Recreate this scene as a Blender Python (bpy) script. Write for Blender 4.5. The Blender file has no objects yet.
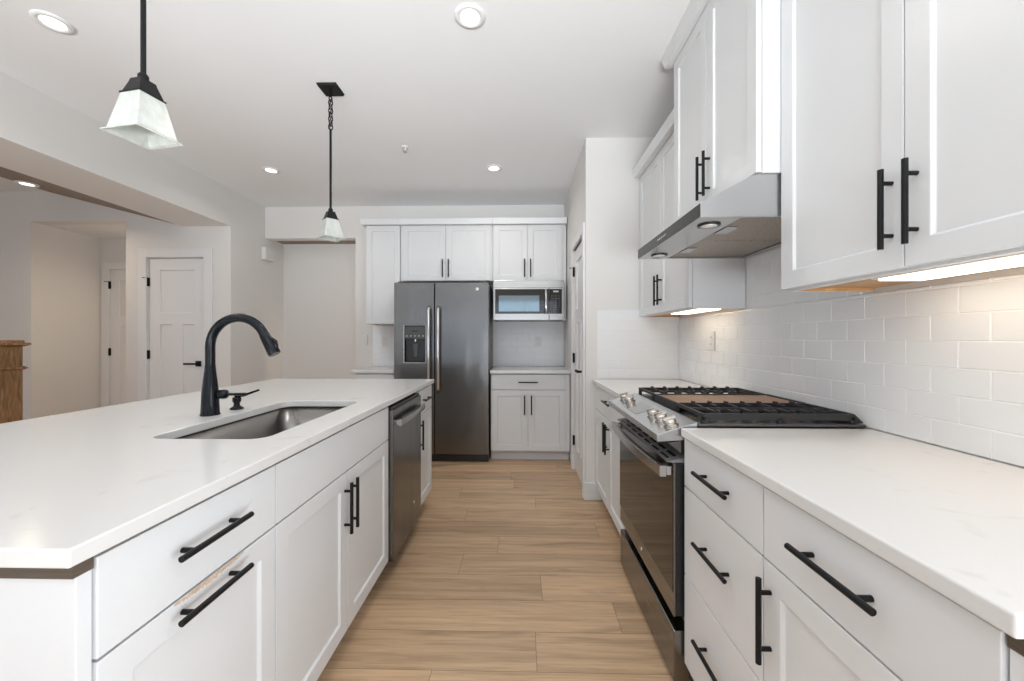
import bpy, math, random
from mathutils import Matrix, Vector

random.seed(7)
PI = math.pi
S = bpy.context.scene
COL = S.collection

# ------------------------------------------------------------------ camera
F_PX, CAM_H = 392.0, 1.22
YAW = math.atan(9.0 / F_PX)
cam_d = bpy.data.cameras.new('camera')
cam_d.sensor_width = 36.0
cam_d.lens = F_PX / 1024 * 36.0
cam_d.shift_y = -2.0 / 1024
cam_d.clip_start = 0.02
cam = bpy.data.objects.new('camera', cam_d)
COL.objects.link(cam)
cam.location = (0, 0, CAM_H)
cam.rotation_euler = (PI / 2, 0, YAW)
S.camera = cam

# ------------------------------------------------------------------ world, exposure, daylight and fill
S.view_settings.view_transform = 'Standard'
S.view_settings.look = 'None'
S.view_settings.gamma = 1.0
S.view_settings.use_curve_mapping = False
S.view_settings.exposure = 0.25
W = bpy.data.worlds.new('sky'); S.world = W
W.use_nodes = True
bg = W.node_tree.nodes['Background']
bg.inputs[0].default_value = (0.72, 0.83, 1.0, 1)
bg.inputs[1].default_value = 1.0


def area(name, loc, rot, sx, sy, power, color=(1, 1, 1), shape='RECTANGLE', spread=PI):
    d = bpy.data.lights.new(name, 'AREA')
    d.shape = shape; d.size = sx; d.size_y = sy
    d.energy = power; d.color = color; d.spread = spread
    o = bpy.data.objects.new(name, d); COL.objects.link(o)
    o.location = loc; o.rotation_euler = rot
    return o


XWEST, XRIGHT = -6.6, 1.193
DAY = (0.92, 0.965, 1.0)
# daylight lamps: window light from behind the photographer, plus added lamps right and west,
# and added low beams aimed up to brighten the ceiling
UP = math.radians(38)
FILL_SPREAD = math.radians(70)  # narrow spread keeps the added beams on the ceiling
for dx, pw, pd in ((-1.92, 24, 1), (0.12, 37, 4)):       # low lamp: added beam that brightens the ceiling; high lamp: the doors' own light
    area('daylight_and_fill', (dx, -2.93, 0.50), (-PI / 2 - UP, 0, PI), 1.86, 0.85, pw, DAY, spread=FILL_SPREAD)
    area('daylight_and_fill', (dx, -2.93, 1.60), (-PI / 2, 0, PI), 1.86, 1.3, pd, DAY)
area('daylight_and_fill', (XRIGHT - 0.07, -0.47, 0.70), (-PI / 2 - math.radians(30), 0, -PI / 2), 1.6, 1.2, 27, DAY, spread=math.radians(150))  # added lamp in an invented window, fills the island fronts
area('daylight_and_fill', (-5.0, -2.93, 1.45), (-PI / 2, 0, PI), 1.5, 1.7, 4, DAY)
area('daylight_and_fill', (XWEST + 0.07, -1.2, 1.45), (-PI / 2, 0, PI / 2), 1.7, 1.7, 1.5, DAY)  # this and the next lamp are added to light the right-hand cabinets
area('daylight_and_fill', (XWEST + 0.07, 1.0, 1.45), (-PI / 2, 0, PI / 2), 1.7, 1.7, 1.5, DAY)

# ------------------------------------------------------------------ materials
def new_mat(name):
    m = bpy.data.materials.new(name); m.use_nodes = True
    nt = m.node_tree
    return m, nt, nt.nodes['Principled BSDF']


def pbr(name, col, rough=0.5, metal=0.0, spec=0.5, emit=None, estr=0.0, coat=0.0):
    m, nt, b = new_mat(name)
    b.inputs['Base Color'].default_value = (*col, 1)
    b.inputs['Roughness'].default_value = rough
    b.inputs['Metallic'].default_value = metal
    b.inputs['Specular IOR Level'].default_value = spec
    if coat: b.inputs['Coat Weight'].default_value = coat
    if emit:
        b.inputs['Emission Color'].default_value = (*emit, 1)
        b.inputs['Emission Strength'].default_value = estr
    return m


def node(nt, kind, **kw):
    n = nt.nodes.new(kind)
    for k, v in kw.items(): setattr(n, k, v)
    return n


def coords(nt, scale):
    tc = node(nt, 'ShaderNodeTexCoord'); mp = node(nt, 'ShaderNodeMapping')
    mp.inputs['Scale'].default_value = scale
    nt.links.new(tc.outputs['Object'], mp.inputs['Vector'])
    return mp.outputs['Vector']


def painted(name, col, rough, bump=0.0, scale=180):
    m, nt, b = new_mat(name)
    b.inputs['Roughness'].default_value = rough
    n = node(nt, 'ShaderNodeTexNoise'); n.inputs['Scale'].default_value = 1.3
    nt.links.new(coords(nt, (1, 1, 1)), n.inputs['Vector'])
    r = node(nt, 'ShaderNodeValToRGB')
    r.color_ramp.elements[0].color = (*[c * 0.985 for c in col], 1)
    r.color_ramp.elements[1].color = (*[min(1, c * 1.015) for c in col], 1)
    nt.links.new(n.outputs['Fac'], r.inputs['Fac']); nt.links.new(r.outputs['Color'], b.inputs['Base Color'])
    if bump:
        n2 = node(nt, 'ShaderNodeTexNoise'); n2.inputs['Scale'].default_value = scale
        nt.links.new(coords(nt, (1, 1, 1)), n2.inputs['Vector'])
        bp = node(nt, 'ShaderNodeBump'); bp.inputs['Strength'].default_value = bump; bp.inputs['Distance'].default_value = 0.001
        nt.links.new(n2.outputs['Fac'], bp.inputs['Height']); nt.links.new(bp.outputs['Normal'], b.inputs['Normal'])
    return m


def brushed(name, col, rough, scale, contrast=0.04, wave=0.0):
    m, nt, b = new_mat(name)
    b.inputs['Metallic'].default_value = 1.0
    n = node(nt, 'ShaderNodeTexNoise'); n.inputs['Scale'].default_value = 1.0; n.inputs['Detail'].default_value = 3
    nt.links.new(coords(nt, scale), n.inputs['Vector'])
    r = node(nt, 'ShaderNodeMapRange')
    r.inputs['To Min'].default_value = rough - contrast; r.inputs['To Max'].default_value = rough + contrast
    nt.links.new(n.outputs['Fac'], r.inputs['Value']); nt.links.new(r.outputs['Result'], b.inputs['Roughness'])
    c = node(nt, 'ShaderNodeValToRGB')
    c.color_ramp.elements[0].color = (*[k * 0.94 for k in col], 1); c.color_ramp.elements[1].color = (*col, 1)
    nt.links.new(n.outputs['Fac'], c.inputs['Fac']); nt.links.new(c.outputs['Color'], b.inputs['Base Color'])
    if wave:
        n2 = node(nt, 'ShaderNodeTexNoise'); n2.inputs['Scale'].default_value = 1.0; n2.inputs['Detail'].default_value = 2
        nt.links.new(coords(nt, (4.5, 4.5, 2.2)), n2.inputs['Vector'])
        bp = node(nt, 'ShaderNodeBump'); bp.inputs['Strength'].default_value = wave; bp.inputs['Distance'].default_value = 0.02
        nt.links.new(n2.outputs['Fac'], bp.inputs['Height']); nt.links.new(bp.outputs['Normal'], b.inputs['Normal'])
    return m


def wood(name, dark, light, scale, rough=0.45):
    m, nt, b = new_mat(name)
    b.inputs['Roughness'].default_value = rough
    n = node(nt, 'ShaderNodeTexNoise'); n.inputs['Scale'].default_value = 1.0
    n.inputs['Detail'].default_value = 5; n.inputs['Distortion'].default_value = 1.2
    nt.links.new(coords(nt, scale), n.inputs['Vector'])
    r = node(nt, 'ShaderNodeValToRGB')
    r.color_ramp.elements[0].position = 0.32; r.color_ramp.elements[1].position = 0.68
    r.color_ramp.elements[0].color = (*dark, 1); r.color_ramp.elements[1].color = (*light, 1)
    nt.links.new(n.outputs['Fac'], r.inputs['Fac']); nt.links.new(r.outputs['Color'], b.inputs['Base Color'])
    return m


M_WALL = painted('wall paint', (0.80, 0.782, 0.755), 0.6, 0.05)
M_CEIL = painted('ceiling paint', (0.88, 0.885, 0.89), 0.75, 0.08)
M_TRIM = painted('trim paint', (0.82, 0.82, 0.82), 0.35)
M_CAB = painted('cabinet paint', (0.77, 0.778, 0.785), 0.3)
M_SOFFIT_SHADE = painted('soffit paint with shade', (0.30, 0.24, 0.19), 0.7)  # brown holds the dim light on the soffit and recess ceiling
M_SHADOW = pbr('dark gap', (0.03, 0.027, 0.025), 0.8)
M_BLACK = pbr('black metal', (0.010, 0.010, 0.011), 0.42, 0.0, 0.15)
M_HANDLE = pbr('black pull', (0.010, 0.010, 0.011), 0.34, 0.0, 0.22)
M_BRONZE = pbr('oil rubbed black', (0.007, 0.009, 0.012), 0.16, 0.0, 0.26)
M_STEEL = brushed('brushed steel', (0.19, 0.188, 0.186), 0.24, (700, 700, 4), 0.06, 0.35)
M_STEELH = brushed('brushed steel horizontal', (0.46, 0.455, 0.445), 0.26, (4, 700, 700))
M_STEELY = brushed('brushed steel depthwise', (0.60, 0.605, 0.61), 0.26, (700, 4, 700))
M_DARKST = brushed('slate steel', (0.19, 0.187, 0.18), 0.24, (700, 4, 700))
M_STEELSLATE = brushed('warm slate steel', (0.26, 0.25, 0.24), 0.26, (700, 4, 700))
M_CHROME = pbr('polished steel', (0.75, 0.74, 0.73), 0.12, 1.0)
M_KNOB = pbr('champagne steel knob', (0.70, 0.66, 0.60), 0.25, 1.0)
M_GREYMET = pbr('dark grey enamel', (0.10, 0.10, 0.105), 0.35, 0.3)
M_ENAMEL = pbr('black enamel', (0.02, 0.02, 0.021), 0.25)
M_CAST = pbr('cast iron', (0.028, 0.028, 0.03), 0.5)
M_GRID = wood('brown griddle', (0.24, 0.125, 0.065), (0.36, 0.20, 0.11), (5, 5, 5), 0.4)  # brown plate colour, mottled by noise
M_BRASS = pbr('brass burner', (0.60, 0.33, 0.16), 0.4, 1.0)
M_BGLASS = pbr('black glass', (0.012, 0.011, 0.010), 0.06, 0.0, 0.9)
M_PLASTIC = pbr('white plastic', (0.80, 0.80, 0.78), 0.35)
M_MAPLE = wood('maple underside', (0.50, 0.27, 0.11), (0.66, 0.38, 0.17), (3, 30, 30), 0.5)
M_PLY = wood('plywood edge', (0.085, 0.064, 0.047), (0.12, 0.092, 0.068), (6, 6, 120), 0.7)
M_OAK = wood('oak', (0.17, 0.085, 0.032), (0.44, 0.25, 0.11), (38, 38, 5), 0.35)
M_CHIP = wood('bare wood', (0.52, 0.34, 0.21), (0.80, 0.62, 0.47), (90, 90, 90), 0.8)
M_LENS = pbr('lamp lens', (0.9, 0.9, 0.88), 0.4, emit=(1.0, 0.97, 0.92), estr=3.0)
M_LED = pbr('led diffuser', (0.9, 0.9, 0.88), 0.4, emit=(1.0, 0.82, 0.60), estr=3.2)
M_HOODLAMP = pbr('hood lamp glass', (0.75, 0.75, 0.72), 0.15, 0.3)
M_DISPLAY = pbr('display', (0.05, 0.055, 0.06), 0.12)
M_INK = pbr('grey print', (0.55, 0.55, 0.56), 0.4)


def quartz():
    m, nt, b = new_mat('white quartz')
    b.inputs['Roughness'].default_value = 0.16
    v = coords(nt, (1, 1, 1))
    n = node(nt, 'ShaderNodeTexNoise'); n.inputs['Scale'].default_value = 7; n.inputs['Detail'].default_value = 8; n.inputs['Distortion'].default_value = 1.5
    nt.links.new(v, n.inputs['Vector'])
    r = node(nt, 'ShaderNodeValToRGB')
    e = r.color_ramp.elements
    e[0].position = 0.24; e[0].color = (0.655, 0.645, 0.63, 1)
    e[1].position = 0.36; e[1].color = (0.755, 0.745, 0.73, 1)
    nt.links.new(n.outputs['Fac'], r.inputs['Fac']); nt.links.new(r.outputs['Color'], b.inputs['Base Color'])
    return m


M_QUARTZ = quartz()


def tile_mat():
    m, nt, b = new_mat('glazed white tile')
    b.inputs['Base Color'].default_value = (0.90, 0.912, 0.922, 1)
    b.inputs['Roughness'].default_value = 0.09
    n = node(nt, 'ShaderNodeTexNoise'); n.inputs['Scale'].default_value = 9
    nt.links.new(coords(nt, (1, 1, 1)), n.inputs['Vector'])
    bp = node(nt, 'ShaderNodeBump'); bp.inputs['Strength'].default_value = 0.12; bp.inputs['Distance'].default_value = 0.004
    nt.links.new(n.outputs['Fac'], bp.inputs['Height']); nt.links.new(bp.outputs['Normal'], b.inputs['Normal'])
    return m


M_TILE = tile_mat()
M_GROUT = pbr('grout', (0.95, 0.95, 0.94), 0.8)


def floor_mat():
    m, nt, b = new_mat('wood plank floor')
    at = node(nt, 'ShaderNodeAttribute', attribute_name='plank')
    tc = node(nt, 'ShaderNodeTexCoord')
    off = node(nt, 'ShaderNodeVectorMath', operation='SCALE'); off.inputs[0].default_value = (41, 67, 23)
    nt.links.new(at.outputs['Fac'], off.inputs['Scale'])
    add = node(nt, 'ShaderNodeVectorMath', operation='ADD')
    nt.links.new(tc.outputs['Object'], add.inputs[0]); nt.links.new(off.outputs[0], add.inputs[1])
    mp = node(nt, 'ShaderNodeMapping'); mp.inputs['Scale'].default_value = (1.3, 24, 1)
    nt.links.new(add.outputs[0], mp.inputs['Vector'])
    n = node(nt, 'ShaderNodeTexNoise'); n.inputs['Scale'].default_value = 1.0; n.inputs['Detail'].default_value = 7
    n.inputs['Roughness'].default_value = 0.66; n.inputs['Distortion'].default_value = 0.35
    nt.links.new(mp.outputs['Vector'], n.inputs['Vector'])
    r = node(nt, 'ShaderNodeValToRGB'); e = r.color_ramp.elements
    e[0].position = 0.26; e[0].color = (0.41, 0.265, 0.157, 1)
    e[1].position = 0.66; e[1].color = (0.70, 0.485, 0.30, 1)
    nt.links.new(n.outputs['Fac'], r.inputs['Fac'])
    mp2 = node(nt, 'ShaderNodeMapping'); mp2.inputs['Scale'].default_value = (0.9, 5.5, 1)
    nt.links.new(add.outputs[0], mp2.inputs['Vector'])
    n2 = node(nt, 'ShaderNodeTexNoise'); n2.inputs['Scale'].default_value = 1.6; n2.inputs['Detail'].default_value = 4; n2.inputs['Distortion'].default_value = 0.8
    nt.links.new(mp2.outputs['Vector'], n2.inputs['Vector'])
    kn = node(nt, 'ShaderNodeMapRange'); kn.inputs['From Min'].default_value = 0.60; kn.inputs['From Max'].default_value = 0.74
    kn.inputs['To Min'].default_value = 0.0; kn.inputs['To Max'].default_value = 0.70
    nt.links.new(n2.outputs['Fac'], kn.inputs['Value'])
    mx = node(nt, 'ShaderNodeMix', data_type='RGBA')
    mx.inputs['B'].default_value = (0.20, 0.125, 0.075, 1)
    nt.links.new(kn.outputs['Result'], mx.inputs['Factor']); nt.links.new(r.outputs['Color'], mx.inputs['A'])
    mp3 = node(nt, 'ShaderNodeMapping'); mp3.inputs['Scale'].default_value = (5, 95, 1)
    nt.links.new(add.outputs[0], mp3.inputs['Vector'])
    n3 = node(nt, 'ShaderNodeTexNoise'); n3.inputs['Scale'].default_value = 1.0; n3.inputs['Detail'].default_value = 3
    nt.links.new(mp3.outputs['Vector'], n3.inputs['Vector'])
    g3_ = node(nt, 'ShaderNodeMapRange'); g3_.inputs['From Min'].default_value = 0.5; g3_.inputs['From Max'].default_value = 0.75
    g3_.inputs['To Max'].default_value = 0.35
    nt.links.new(n3.outputs['Fac'], g3_.inputs['Value'])
    mx3 = node(nt, 'ShaderNodeMix', data_type='RGBA'); mx3.inputs['B'].default_value = (0.22, 0.14, 0.085, 1)
    nt.links.new(g3_.outputs['Result'], mx3.inputs['Factor']); nt.links.new(mx.outputs['Result'], mx3.inputs['A'])
    hs = node(nt, 'ShaderNodeHueSaturation')
    val = node(nt, 'ShaderNodeMapRange'); val.inputs['To Min'].default_value = 0.84; val.inputs['To Max'].default_value = 1.10
    nt.links.new(at.outputs['Fac'], val.inputs['Value']); nt.links.new(val.outputs['Result'], hs.inputs['Value'])
    nt.links.new(mx3.outputs['Result'], hs.inputs['Color']); nt.links.new(hs.outputs['Color'], b.inputs['Base Color'])
    b.inputs['Roughness'].default_value = 0.36
    bp = node(nt, 'ShaderNodeBump'); bp.inputs['Strength'].default_value = 0.10; bp.inputs['Distance'].default_value = 0.002
    nt.links.new(n.outputs['Fac'], bp.inputs['Height']); nt.links.new(bp.outputs['Normal'], b.inputs['Normal'])
    return m


M_FLOOR = floor_mat()


def shade_glass():
    m, nt, b = new_mat('alabaster glass')
    n = node(nt, 'ShaderNodeTexNoise'); n.inputs['Scale'].default_value = 26; n.inputs['Detail'].default_value = 4; n.inputs['Distortion'].default_value = 1.0
    nt.links.new(coords(nt, (1, 1, 1)), n.inputs['Vector'])
    r = node(nt, 'ShaderNodeValToRGB'); e = r.color_ramp.elements
    e[0].position = 0.3; e[0].color = (0.56, 0.59, 0.55, 1); e[1].position = 0.7; e[1].color = (0.74, 0.765, 0.725, 1)
    nt.links.new(n.outputs['Fac'], r.inputs['Fac']); nt.links.new(r.outputs['Color'], b.inputs['Base Color'])
    b.inputs['Roughness'].default_value = 0.25
    tr = node(nt, 'ShaderNodeBsdfTranslucent'); tr.inputs['Color'].default_value = (0.86, 0.88, 0.83, 1)
    mx = node(nt, 'ShaderNodeMixShader'); mx.inputs[0].default_value = 0.22
    nt.links.new(b.outputs[0], mx.inputs[1]); nt.links.new(tr.outputs[0], mx.inputs[2])
    nt.links.new(mx.outputs[0], nt.nodes['Material Output'].inputs['Surface'])
    return m


M_SHADE = shade_glass()


def filter_mat():
    m, nt, b = new_mat('mesh grease filter')
    b.inputs['Metallic'].default_value = 1.0; b.inputs['Roughness'].default_value = 0.4
    v = node(nt, 'ShaderNodeTexVoronoi'); v.inputs['Scale'].default_value = 230
    nt.links.new(coords(nt, (1, 1, 1)), v.inputs['Vector'])
    r = node(nt, 'ShaderNodeValToRGB'); e = r.color_ramp.elements
    e[0].position = 0.2; e[0].color = (0.10, 0.08, 0.06, 1); e[1].position = 0.5; e[1].color = (0.52, 0.46, 0.39, 1)
    nt.links.new(v.outputs['Distance'], r.inputs['Fac']); nt.links.new(r.outputs['Color'], b.inputs['Base Color'])
    bp = node(nt, 'ShaderNodeBump'); bp.inputs['Strength'].default_value = 0.5; bp.inputs['Distance'].default_value = 0.002
    nt.links.new(v.outputs['Distance'], bp.inputs['Height']); nt.links.new(bp.outputs['Normal'], b.inputs['Normal'])
    return m


M_FILTER = filter_mat()


def pane_glass():
    m, nt, b = new_mat('window pane')
    tr = node(nt, 'ShaderNodeBsdfTransparent'); gl = node(nt, 'ShaderNodeBsdfGlossy')
    gl.inputs['Roughness'].default_value = 0.02
    mx = node(nt, 'ShaderNodeMixShader'); mx.inputs[0].default_value = 0.06
    nt.links.new(tr.outputs[0], mx.inputs[1]); nt.links.new(gl.outputs[0], mx.inputs[2])
    nt.links.new(mx.outputs[0], nt.nodes['Material Output'].inputs['Surface'])
    return m

# ------------------------------------------------------------------ mesh helpers (all coordinates are world metres unless T is given)
WM = {}          # object name -> world matrix


class MB:
    def __init__(s, T=None):
        s.v = []; s.f = []; s.sm = []; s.T = T
        s.mi = []; s.cur = 0

    def add(s, verts, faces, smooth=False):
        b = len(s.v)
        s.v += [tuple(s.T @ Vector(p)) if s.T else tuple(p) for p in verts]
        for f in faces:
            s.f.append([i + b for i in f]); s.sm.append(smooth); s.mi.append(s.cur)
        return s

    def box(s, x0, x1, y0, y1, z0, z1):
        if x0 > x1: x0, x1 = x1, x0
        if y0 > y1: y0, y1 = y1, y0
        if z0 > z1: z0, z1 = z1, z0
        p = [(x0, y0, z0), (x1, y0, z0), (x1, y1, z0), (x0, y1, z0), (x0, y0, z1), (x1, y0, z1), (x1, y1, z1), (x0, y1, z1)]
        return s.add(p, [(3, 2, 1, 0), (4, 5, 6, 7), (0, 1, 5, 4), (1, 2, 6, 5), (2, 3, 7, 6), (3, 0, 4, 7)])

    def prism(s, pts, a0, a1, axis='y'):
        """extrude a polygon; axis y: pts are (x,z); axis x: (y,z); axis z: (x,y)"""
        def P(p, a):
            return (p[0], a, p[1]) if axis == 'y' else (a, p[0], p[1]) if axis == 'x' else (p[0], p[1], a)
        n = len(pts)
        ar = sum(pts[i][0] * pts[(i + 1) % n][1] - pts[(i + 1) % n][0] * pts[i][1] for i in range(n))
        if (ar < 0) != (axis == 'y'): pts = pts[::-1]
        v = [P(p, a0) for p in pts] + [P(p, a1) for p in pts]
        f = [tuple(range(n))[::-1], tuple(range(n, 2 * n))] + [(i, (i + 1) % n, n + (i + 1) % n, n + i) for i in range(n)]
        return s.add(v, f)

    def rings(s, rings, cap0=True, cap1=True, smooth=True, closed=True):
        n = len(rings[0]); v = [p for r in rings for p in r]; f = []
        for k in range(len(rings) - 1):
            for i in range(n if closed else n - 1):
                j = (i + 1) % n
                f.append((k * n + i, k * n + j, (k + 1) * n + j, (k + 1) * n + i))
        s.add(v, f, smooth)
        if cap0: s.add(list(rings[0]), [tuple(range(n))[::-1]])
        if cap1: s.add(list(rings[-1]), [tuple(range(n))])
        return s

    def tube(s, pts, rad, n=14, caps=True):
        pts = [Vector(p) for p in pts]
        if not hasattr(rad, '__len__'): rad = [rad] * len(pts)
        rs = []; up = None
        for i, p in enumerate(pts):
            d = (pts[min(i + 1, len(pts) - 1)] - pts[max(i - 1, 0)]).normalized()
            if up is None:
                up = Vector((0, 0, 1)) if abs(d.z) < 0.9 else Vector((1, 0, 0))
            a = d.cross(up).normalized(); b = a.cross(d).normalized(); up = b
            rs.append([tuple(p + rad[i] * (math.cos(2 * PI * k / n) * a + math.sin(2 * PI * k / n) * b)) for k in range(n)][::-1])
        return s.rings(rs, caps, caps)

    def lathe(s, prof, c, axis='z', n=28):
        """prof: list of (radius, height along axis)"""
        rs = []
        for r, h in prof:
            ring = []
            for k in range(n):
                a, b = r * math.cos(2 * PI * k / n), r * math.sin(2 * PI * k / n)
                ring.append((c[0] + a, c[1] + b, c[2] + h) if axis == 'z' else (c[0] + h, c[1] + a, c[2] + b) if axis == 'x' else (c[0] + b, c[1] + h, c[2] + a))
            rs.append(ring)
        return s.rings(rs)

    def frustum(s, c, half0, z0, half1, z1, rot=0.0):
        def sq(h, z):
            return [(c[0] + h * 2 ** .5 * math.cos(rot + PI / 4 + k * PI / 2), c[1] + h * 2 ** .5 * math.sin(rot + PI / 4 + k * PI / 2), z) for k in range(4)]
        return s.rings([sq(half0, z0), sq(half1, z1)], smooth=False)

    def panel(s, w0, w1, z0, z1, t, holes, depth=0.009, slope=0.006):
        """slab in local frame: front face at y=0 facing -y, thickness t; holes=(x0,x1,z0,z1) recessed panels"""
        xs = sorted({w0, w1, *[h[0] for h in holes], *[h[1] for h in holes]})
        zs = sorted({z0, z1, *[h[2] for h in holes], *[h[3] for h in holes]})
        idx = {}; V = []; Fc = []

        def vi(x, y, z):
            k = (round(x, 5), round(y, 5), round(z, 5))
            if k not in idx: idx[k] = len(V); V.append((x, y, z))
            return idx[k]
        for i in range(len(xs) - 1):
            for j in range(len(zs) - 1):
                cx, cz = (xs[i] + xs[i + 1]) / 2, (zs[j] + zs[j + 1]) / 2
                if any(h[0] < cx < h[1] and h[2] < cz < h[3] for h in holes): continue
                Fc.append((vi(xs[i], 0, zs[j]), vi(xs[i + 1], 0, zs[j]), vi(xs[i + 1], 0, zs[j + 1]), vi(xs[i], 0, zs[j + 1])))
        for a, b, c, d in holes:
            hx = [x for x in xs if a <= x <= b]; hz = [z for z in zs if c <= z <= d]
            q = slope
            inner = [vi(a + q, depth, c + q), vi(b - q, depth, c + q), vi(b - q, depth, d - q), vi(a + q, depth, d - q)]
            Fc.append(tuple(inner))
            Fc.append(tuple([vi(x, 0, c) for x in hx] + [inner[1], inner[0]]))
            Fc.append(tuple([vi(b, 0, z) for z in hz] + [inner[2], inner[1]]))
            Fc.append(tuple([vi(x, 0, d) for x in hx[::-1]] + [inner[3], inner[2]]))
            Fc.append(tuple([vi(a, 0, z) for z in hz[::-1]] + [inner[0], inner[3]]))
        bk = [vi(w0, t, z0), vi(w1, t, z0), vi(w1, t, z1), vi(w0, t, z1)]
        Fc.append((bk[3], bk[2], bk[1], bk[0]))
        Fc.append(tuple([vi(x, 0, z0) for x in xs[::-1]] + [bk[0], bk[1]]))
        Fc.append(tuple([vi(x, 0, z1) for x in xs] + [bk[2], bk[3]]))
        Fc.append(tuple([vi(w0, 0, z) for z in zs] + [bk[3], bk[0]]))
        Fc.append(tuple([vi(w1, 0, z) for z in zs[::-1]] + [bk[1], bk[2]]))
        return s.add(V, Fc)

    def build(s, name, mat, parent=None, bevel=0.0, seg=2, mats=None):
        me = bpy.data.meshes.new(name)
        inv = WM[parent.name].inverted() if parent is not None else None
        vs = [tuple(inv @ Vector(p)) for p in s.v] if inv else s.v
        me.from_pydata(vs, [], s.f)
        for m in (mats or [mat]): me.materials.append(m)
        me.polygons.foreach_set('use_smooth', s.sm)
        me.polygons.foreach_set('material_index', s.mi)
        me.update()
        o = bpy.data.objects.new(name, me); COL.objects.link(o)
        if parent is not None: o.parent = parent
        WM[o.name] = WM[parent.name].copy() if parent is not None else Matrix()
        if bevel:
            b = o.modifiers.new('edges', 'BEVEL'); b.width = bevel; b.segments = seg
            b.limit_method = 'ANGLE'; b.angle_limit = math.radians(35)
        return o


def tag(o, label, cat, group=None):
    o['label'] = label; o['category'] = cat
    if group: o['group'] = group
    return o


def thing(name, loc, label, cat, group=None, rz=0.0):
    o = bpy.data.objects.new(name, None); COL.objects.link(o)
    o.location = loc; o.rotation_euler = (0, 0, rz); o.empty_display_size = 0.05
    WM[o.name] = Matrix.Translation(loc) @ Matrix.Rotation(rz, 4, 'Z')
    return tag(o, label, cat, group)


def struct(o, label=None):
    o['kind'] = 'structure'
    if label: o['label'] = label
    return o


# ------------------------------------------------------------------ key planes
XL, XR = -2.96, 1.193          # left wall face, right wall face
YB, YD = 4.47, 3.93            # back wall face, wall with the white door
YP, XP = 2.985, 0.491          # pantry block: near face and aisle face
ZC = 2.74
BEAM_Z = 2.366
Y0, XW = -3.0, XWEST            # room behind the photographer / far side of the living room

# ------------------------------------------------------------------ floor of planks
ROW, YROW = 0.1955, 1.435
joint = {0: 0.059, -1: -0.328, 1: 0.42, 2: 0.10, 3: -0.325, 4: -0.134, 7: 0.106, 8: -0.48, 10: -0.09}
fm = MB(); ids = []
k0 = int(math.floor((Y0 - 0.1 - YROW) / ROW)); k1 = int(math.ceil((6.0 - YROW) / ROW))
for k in range(k0, k1):
    L = 1.24
    x = joint.get(k, random.uniform(-0.6, 0.6)) + 0.0
    x -= math.ceil((x - XW) / L) * L
    ya, yb = YROW + k * ROW + 0.0007, YROW + (k + 1) * ROW - 0.0007
    while x < XR + 0.1:
        fm.add([(x + .0007, ya, 0), (x + L - .0007, ya, 0), (x + L - .0007, yb, 0), (x + .0007, yb, 0)], [(0, 1, 2, 3)])
        ids.append(random.random()); x += L
n_pl = len(ids)
fm.cur = 1
fm.box(XW - 0.1, XR + 0.1, Y0 - 0.1, 6.0, -0.12, -0.0015)
fl = fm.build('floor', None, mats=[M_FLOOR, pbr('plank seam', (0.10, 0.065, 0.04), 0.8)])
a = fl.data.attributes.new('plank', 'FLOAT', 'FACE')
a.data.foreach_set('value', ids + [0.5] * (len(fl.data.polygons) - n_pl))
struct(fl)

# ------------------------------------------------------------------ walls and ceiling
struct(MB().box(XW - 0.1, XR + 0.1, Y0 - 0.1, 6.0, ZC, ZC + 0.12).build('ceiling', M_CEIL))
wr = MB().box(XR, XR + 0.1, 0.36, YP, 0, ZC).box(XR, XR + 0.1, Y0, -1.30, 0, ZC)
wr.box(XR, XR + 0.1, -1.30, 0.36, 0, 0.06).box(XR, XR + 0.1, -1.30, 0.36, 2.35, ZC)
wr = struct(wr.build('wall_right', M_WALL))
w = MB()
for y in (-1.30, -0.495, 0.31): w.box(XR + 0.02, XR + 0.07, y, y + 0.05, 0.06, 2.35)
for z in (0.06, 2.30): w.box(XR + 0.021, XR + 0.069, -1.25, 0.31, z, z + 0.05)
wo = struct(w.build('window_6', M_TRIM))  # unseen window added to go with the island fill lamp
M_PANE = pane_glass()
MB().box(XR + 0.045, XR + 0.05, -1.25, 0.31, 0.11, 2.30).build('pane', M_PANE, wo)  # pane of the added window
# pantry block: face towards the kitchen, and aisle side with a doorway
PD0, PD1, PDZ = 3.075, 3.665, 2.035      # doorway on the aisle side
wp = MB()
wp.box(XP, XR + 0.1, YP, YP + 0.075, 0, ZC)
wp.box(XP, XP + 0.11, PD1, 4.6, 0, ZC)
wp.box(XP, XP + 0.11, YP + 0.075, PD1, PDZ, ZC)
struct(wp.build('wall_pantry', M_WALL))
struct(MB().box(XP + 0.115, XP + 0.9, 3.8, 3.85, 0, ZC).build('wall_pantry_inside', M_WALL))
# back wall with the opening on its left
OX0, OX1, OZ = XL, -1.905, 2.377
wb = MB()
wb.box(OX1, XP - 0.001, YB, YB + 0.115, 0, ZC)
wb.box(OX0, OX1, YB, YB + 0.115, OZ, ZC)
struct(wb.build('wall_back', M_WALL))
# left wall (solid stretch beyond the beam) and the recess behind the opening
struct(MB().box(XL - 0.1, XL, YD, 4.92, 0, ZC).build('wall_left', M_WALL))
struct(MB().box(XL, 0.4, 4.82, 4.92, 0, ZC).build('wall_recess', M_WALL))
struct(MB().box(XL + 0.001, 0.4, YB + 0.117, 4.819, 2.395, 2.48).build('ceiling_recess', M_SOFFIT_SHADE))
# unseen stub wall added to keep the door light off the left room
struct(MB().box(XL - 0.1, XL, Y0, -0.55, 0, BEAM_Z - 0.001).build('wall_light_stop', M_WALL))
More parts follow.
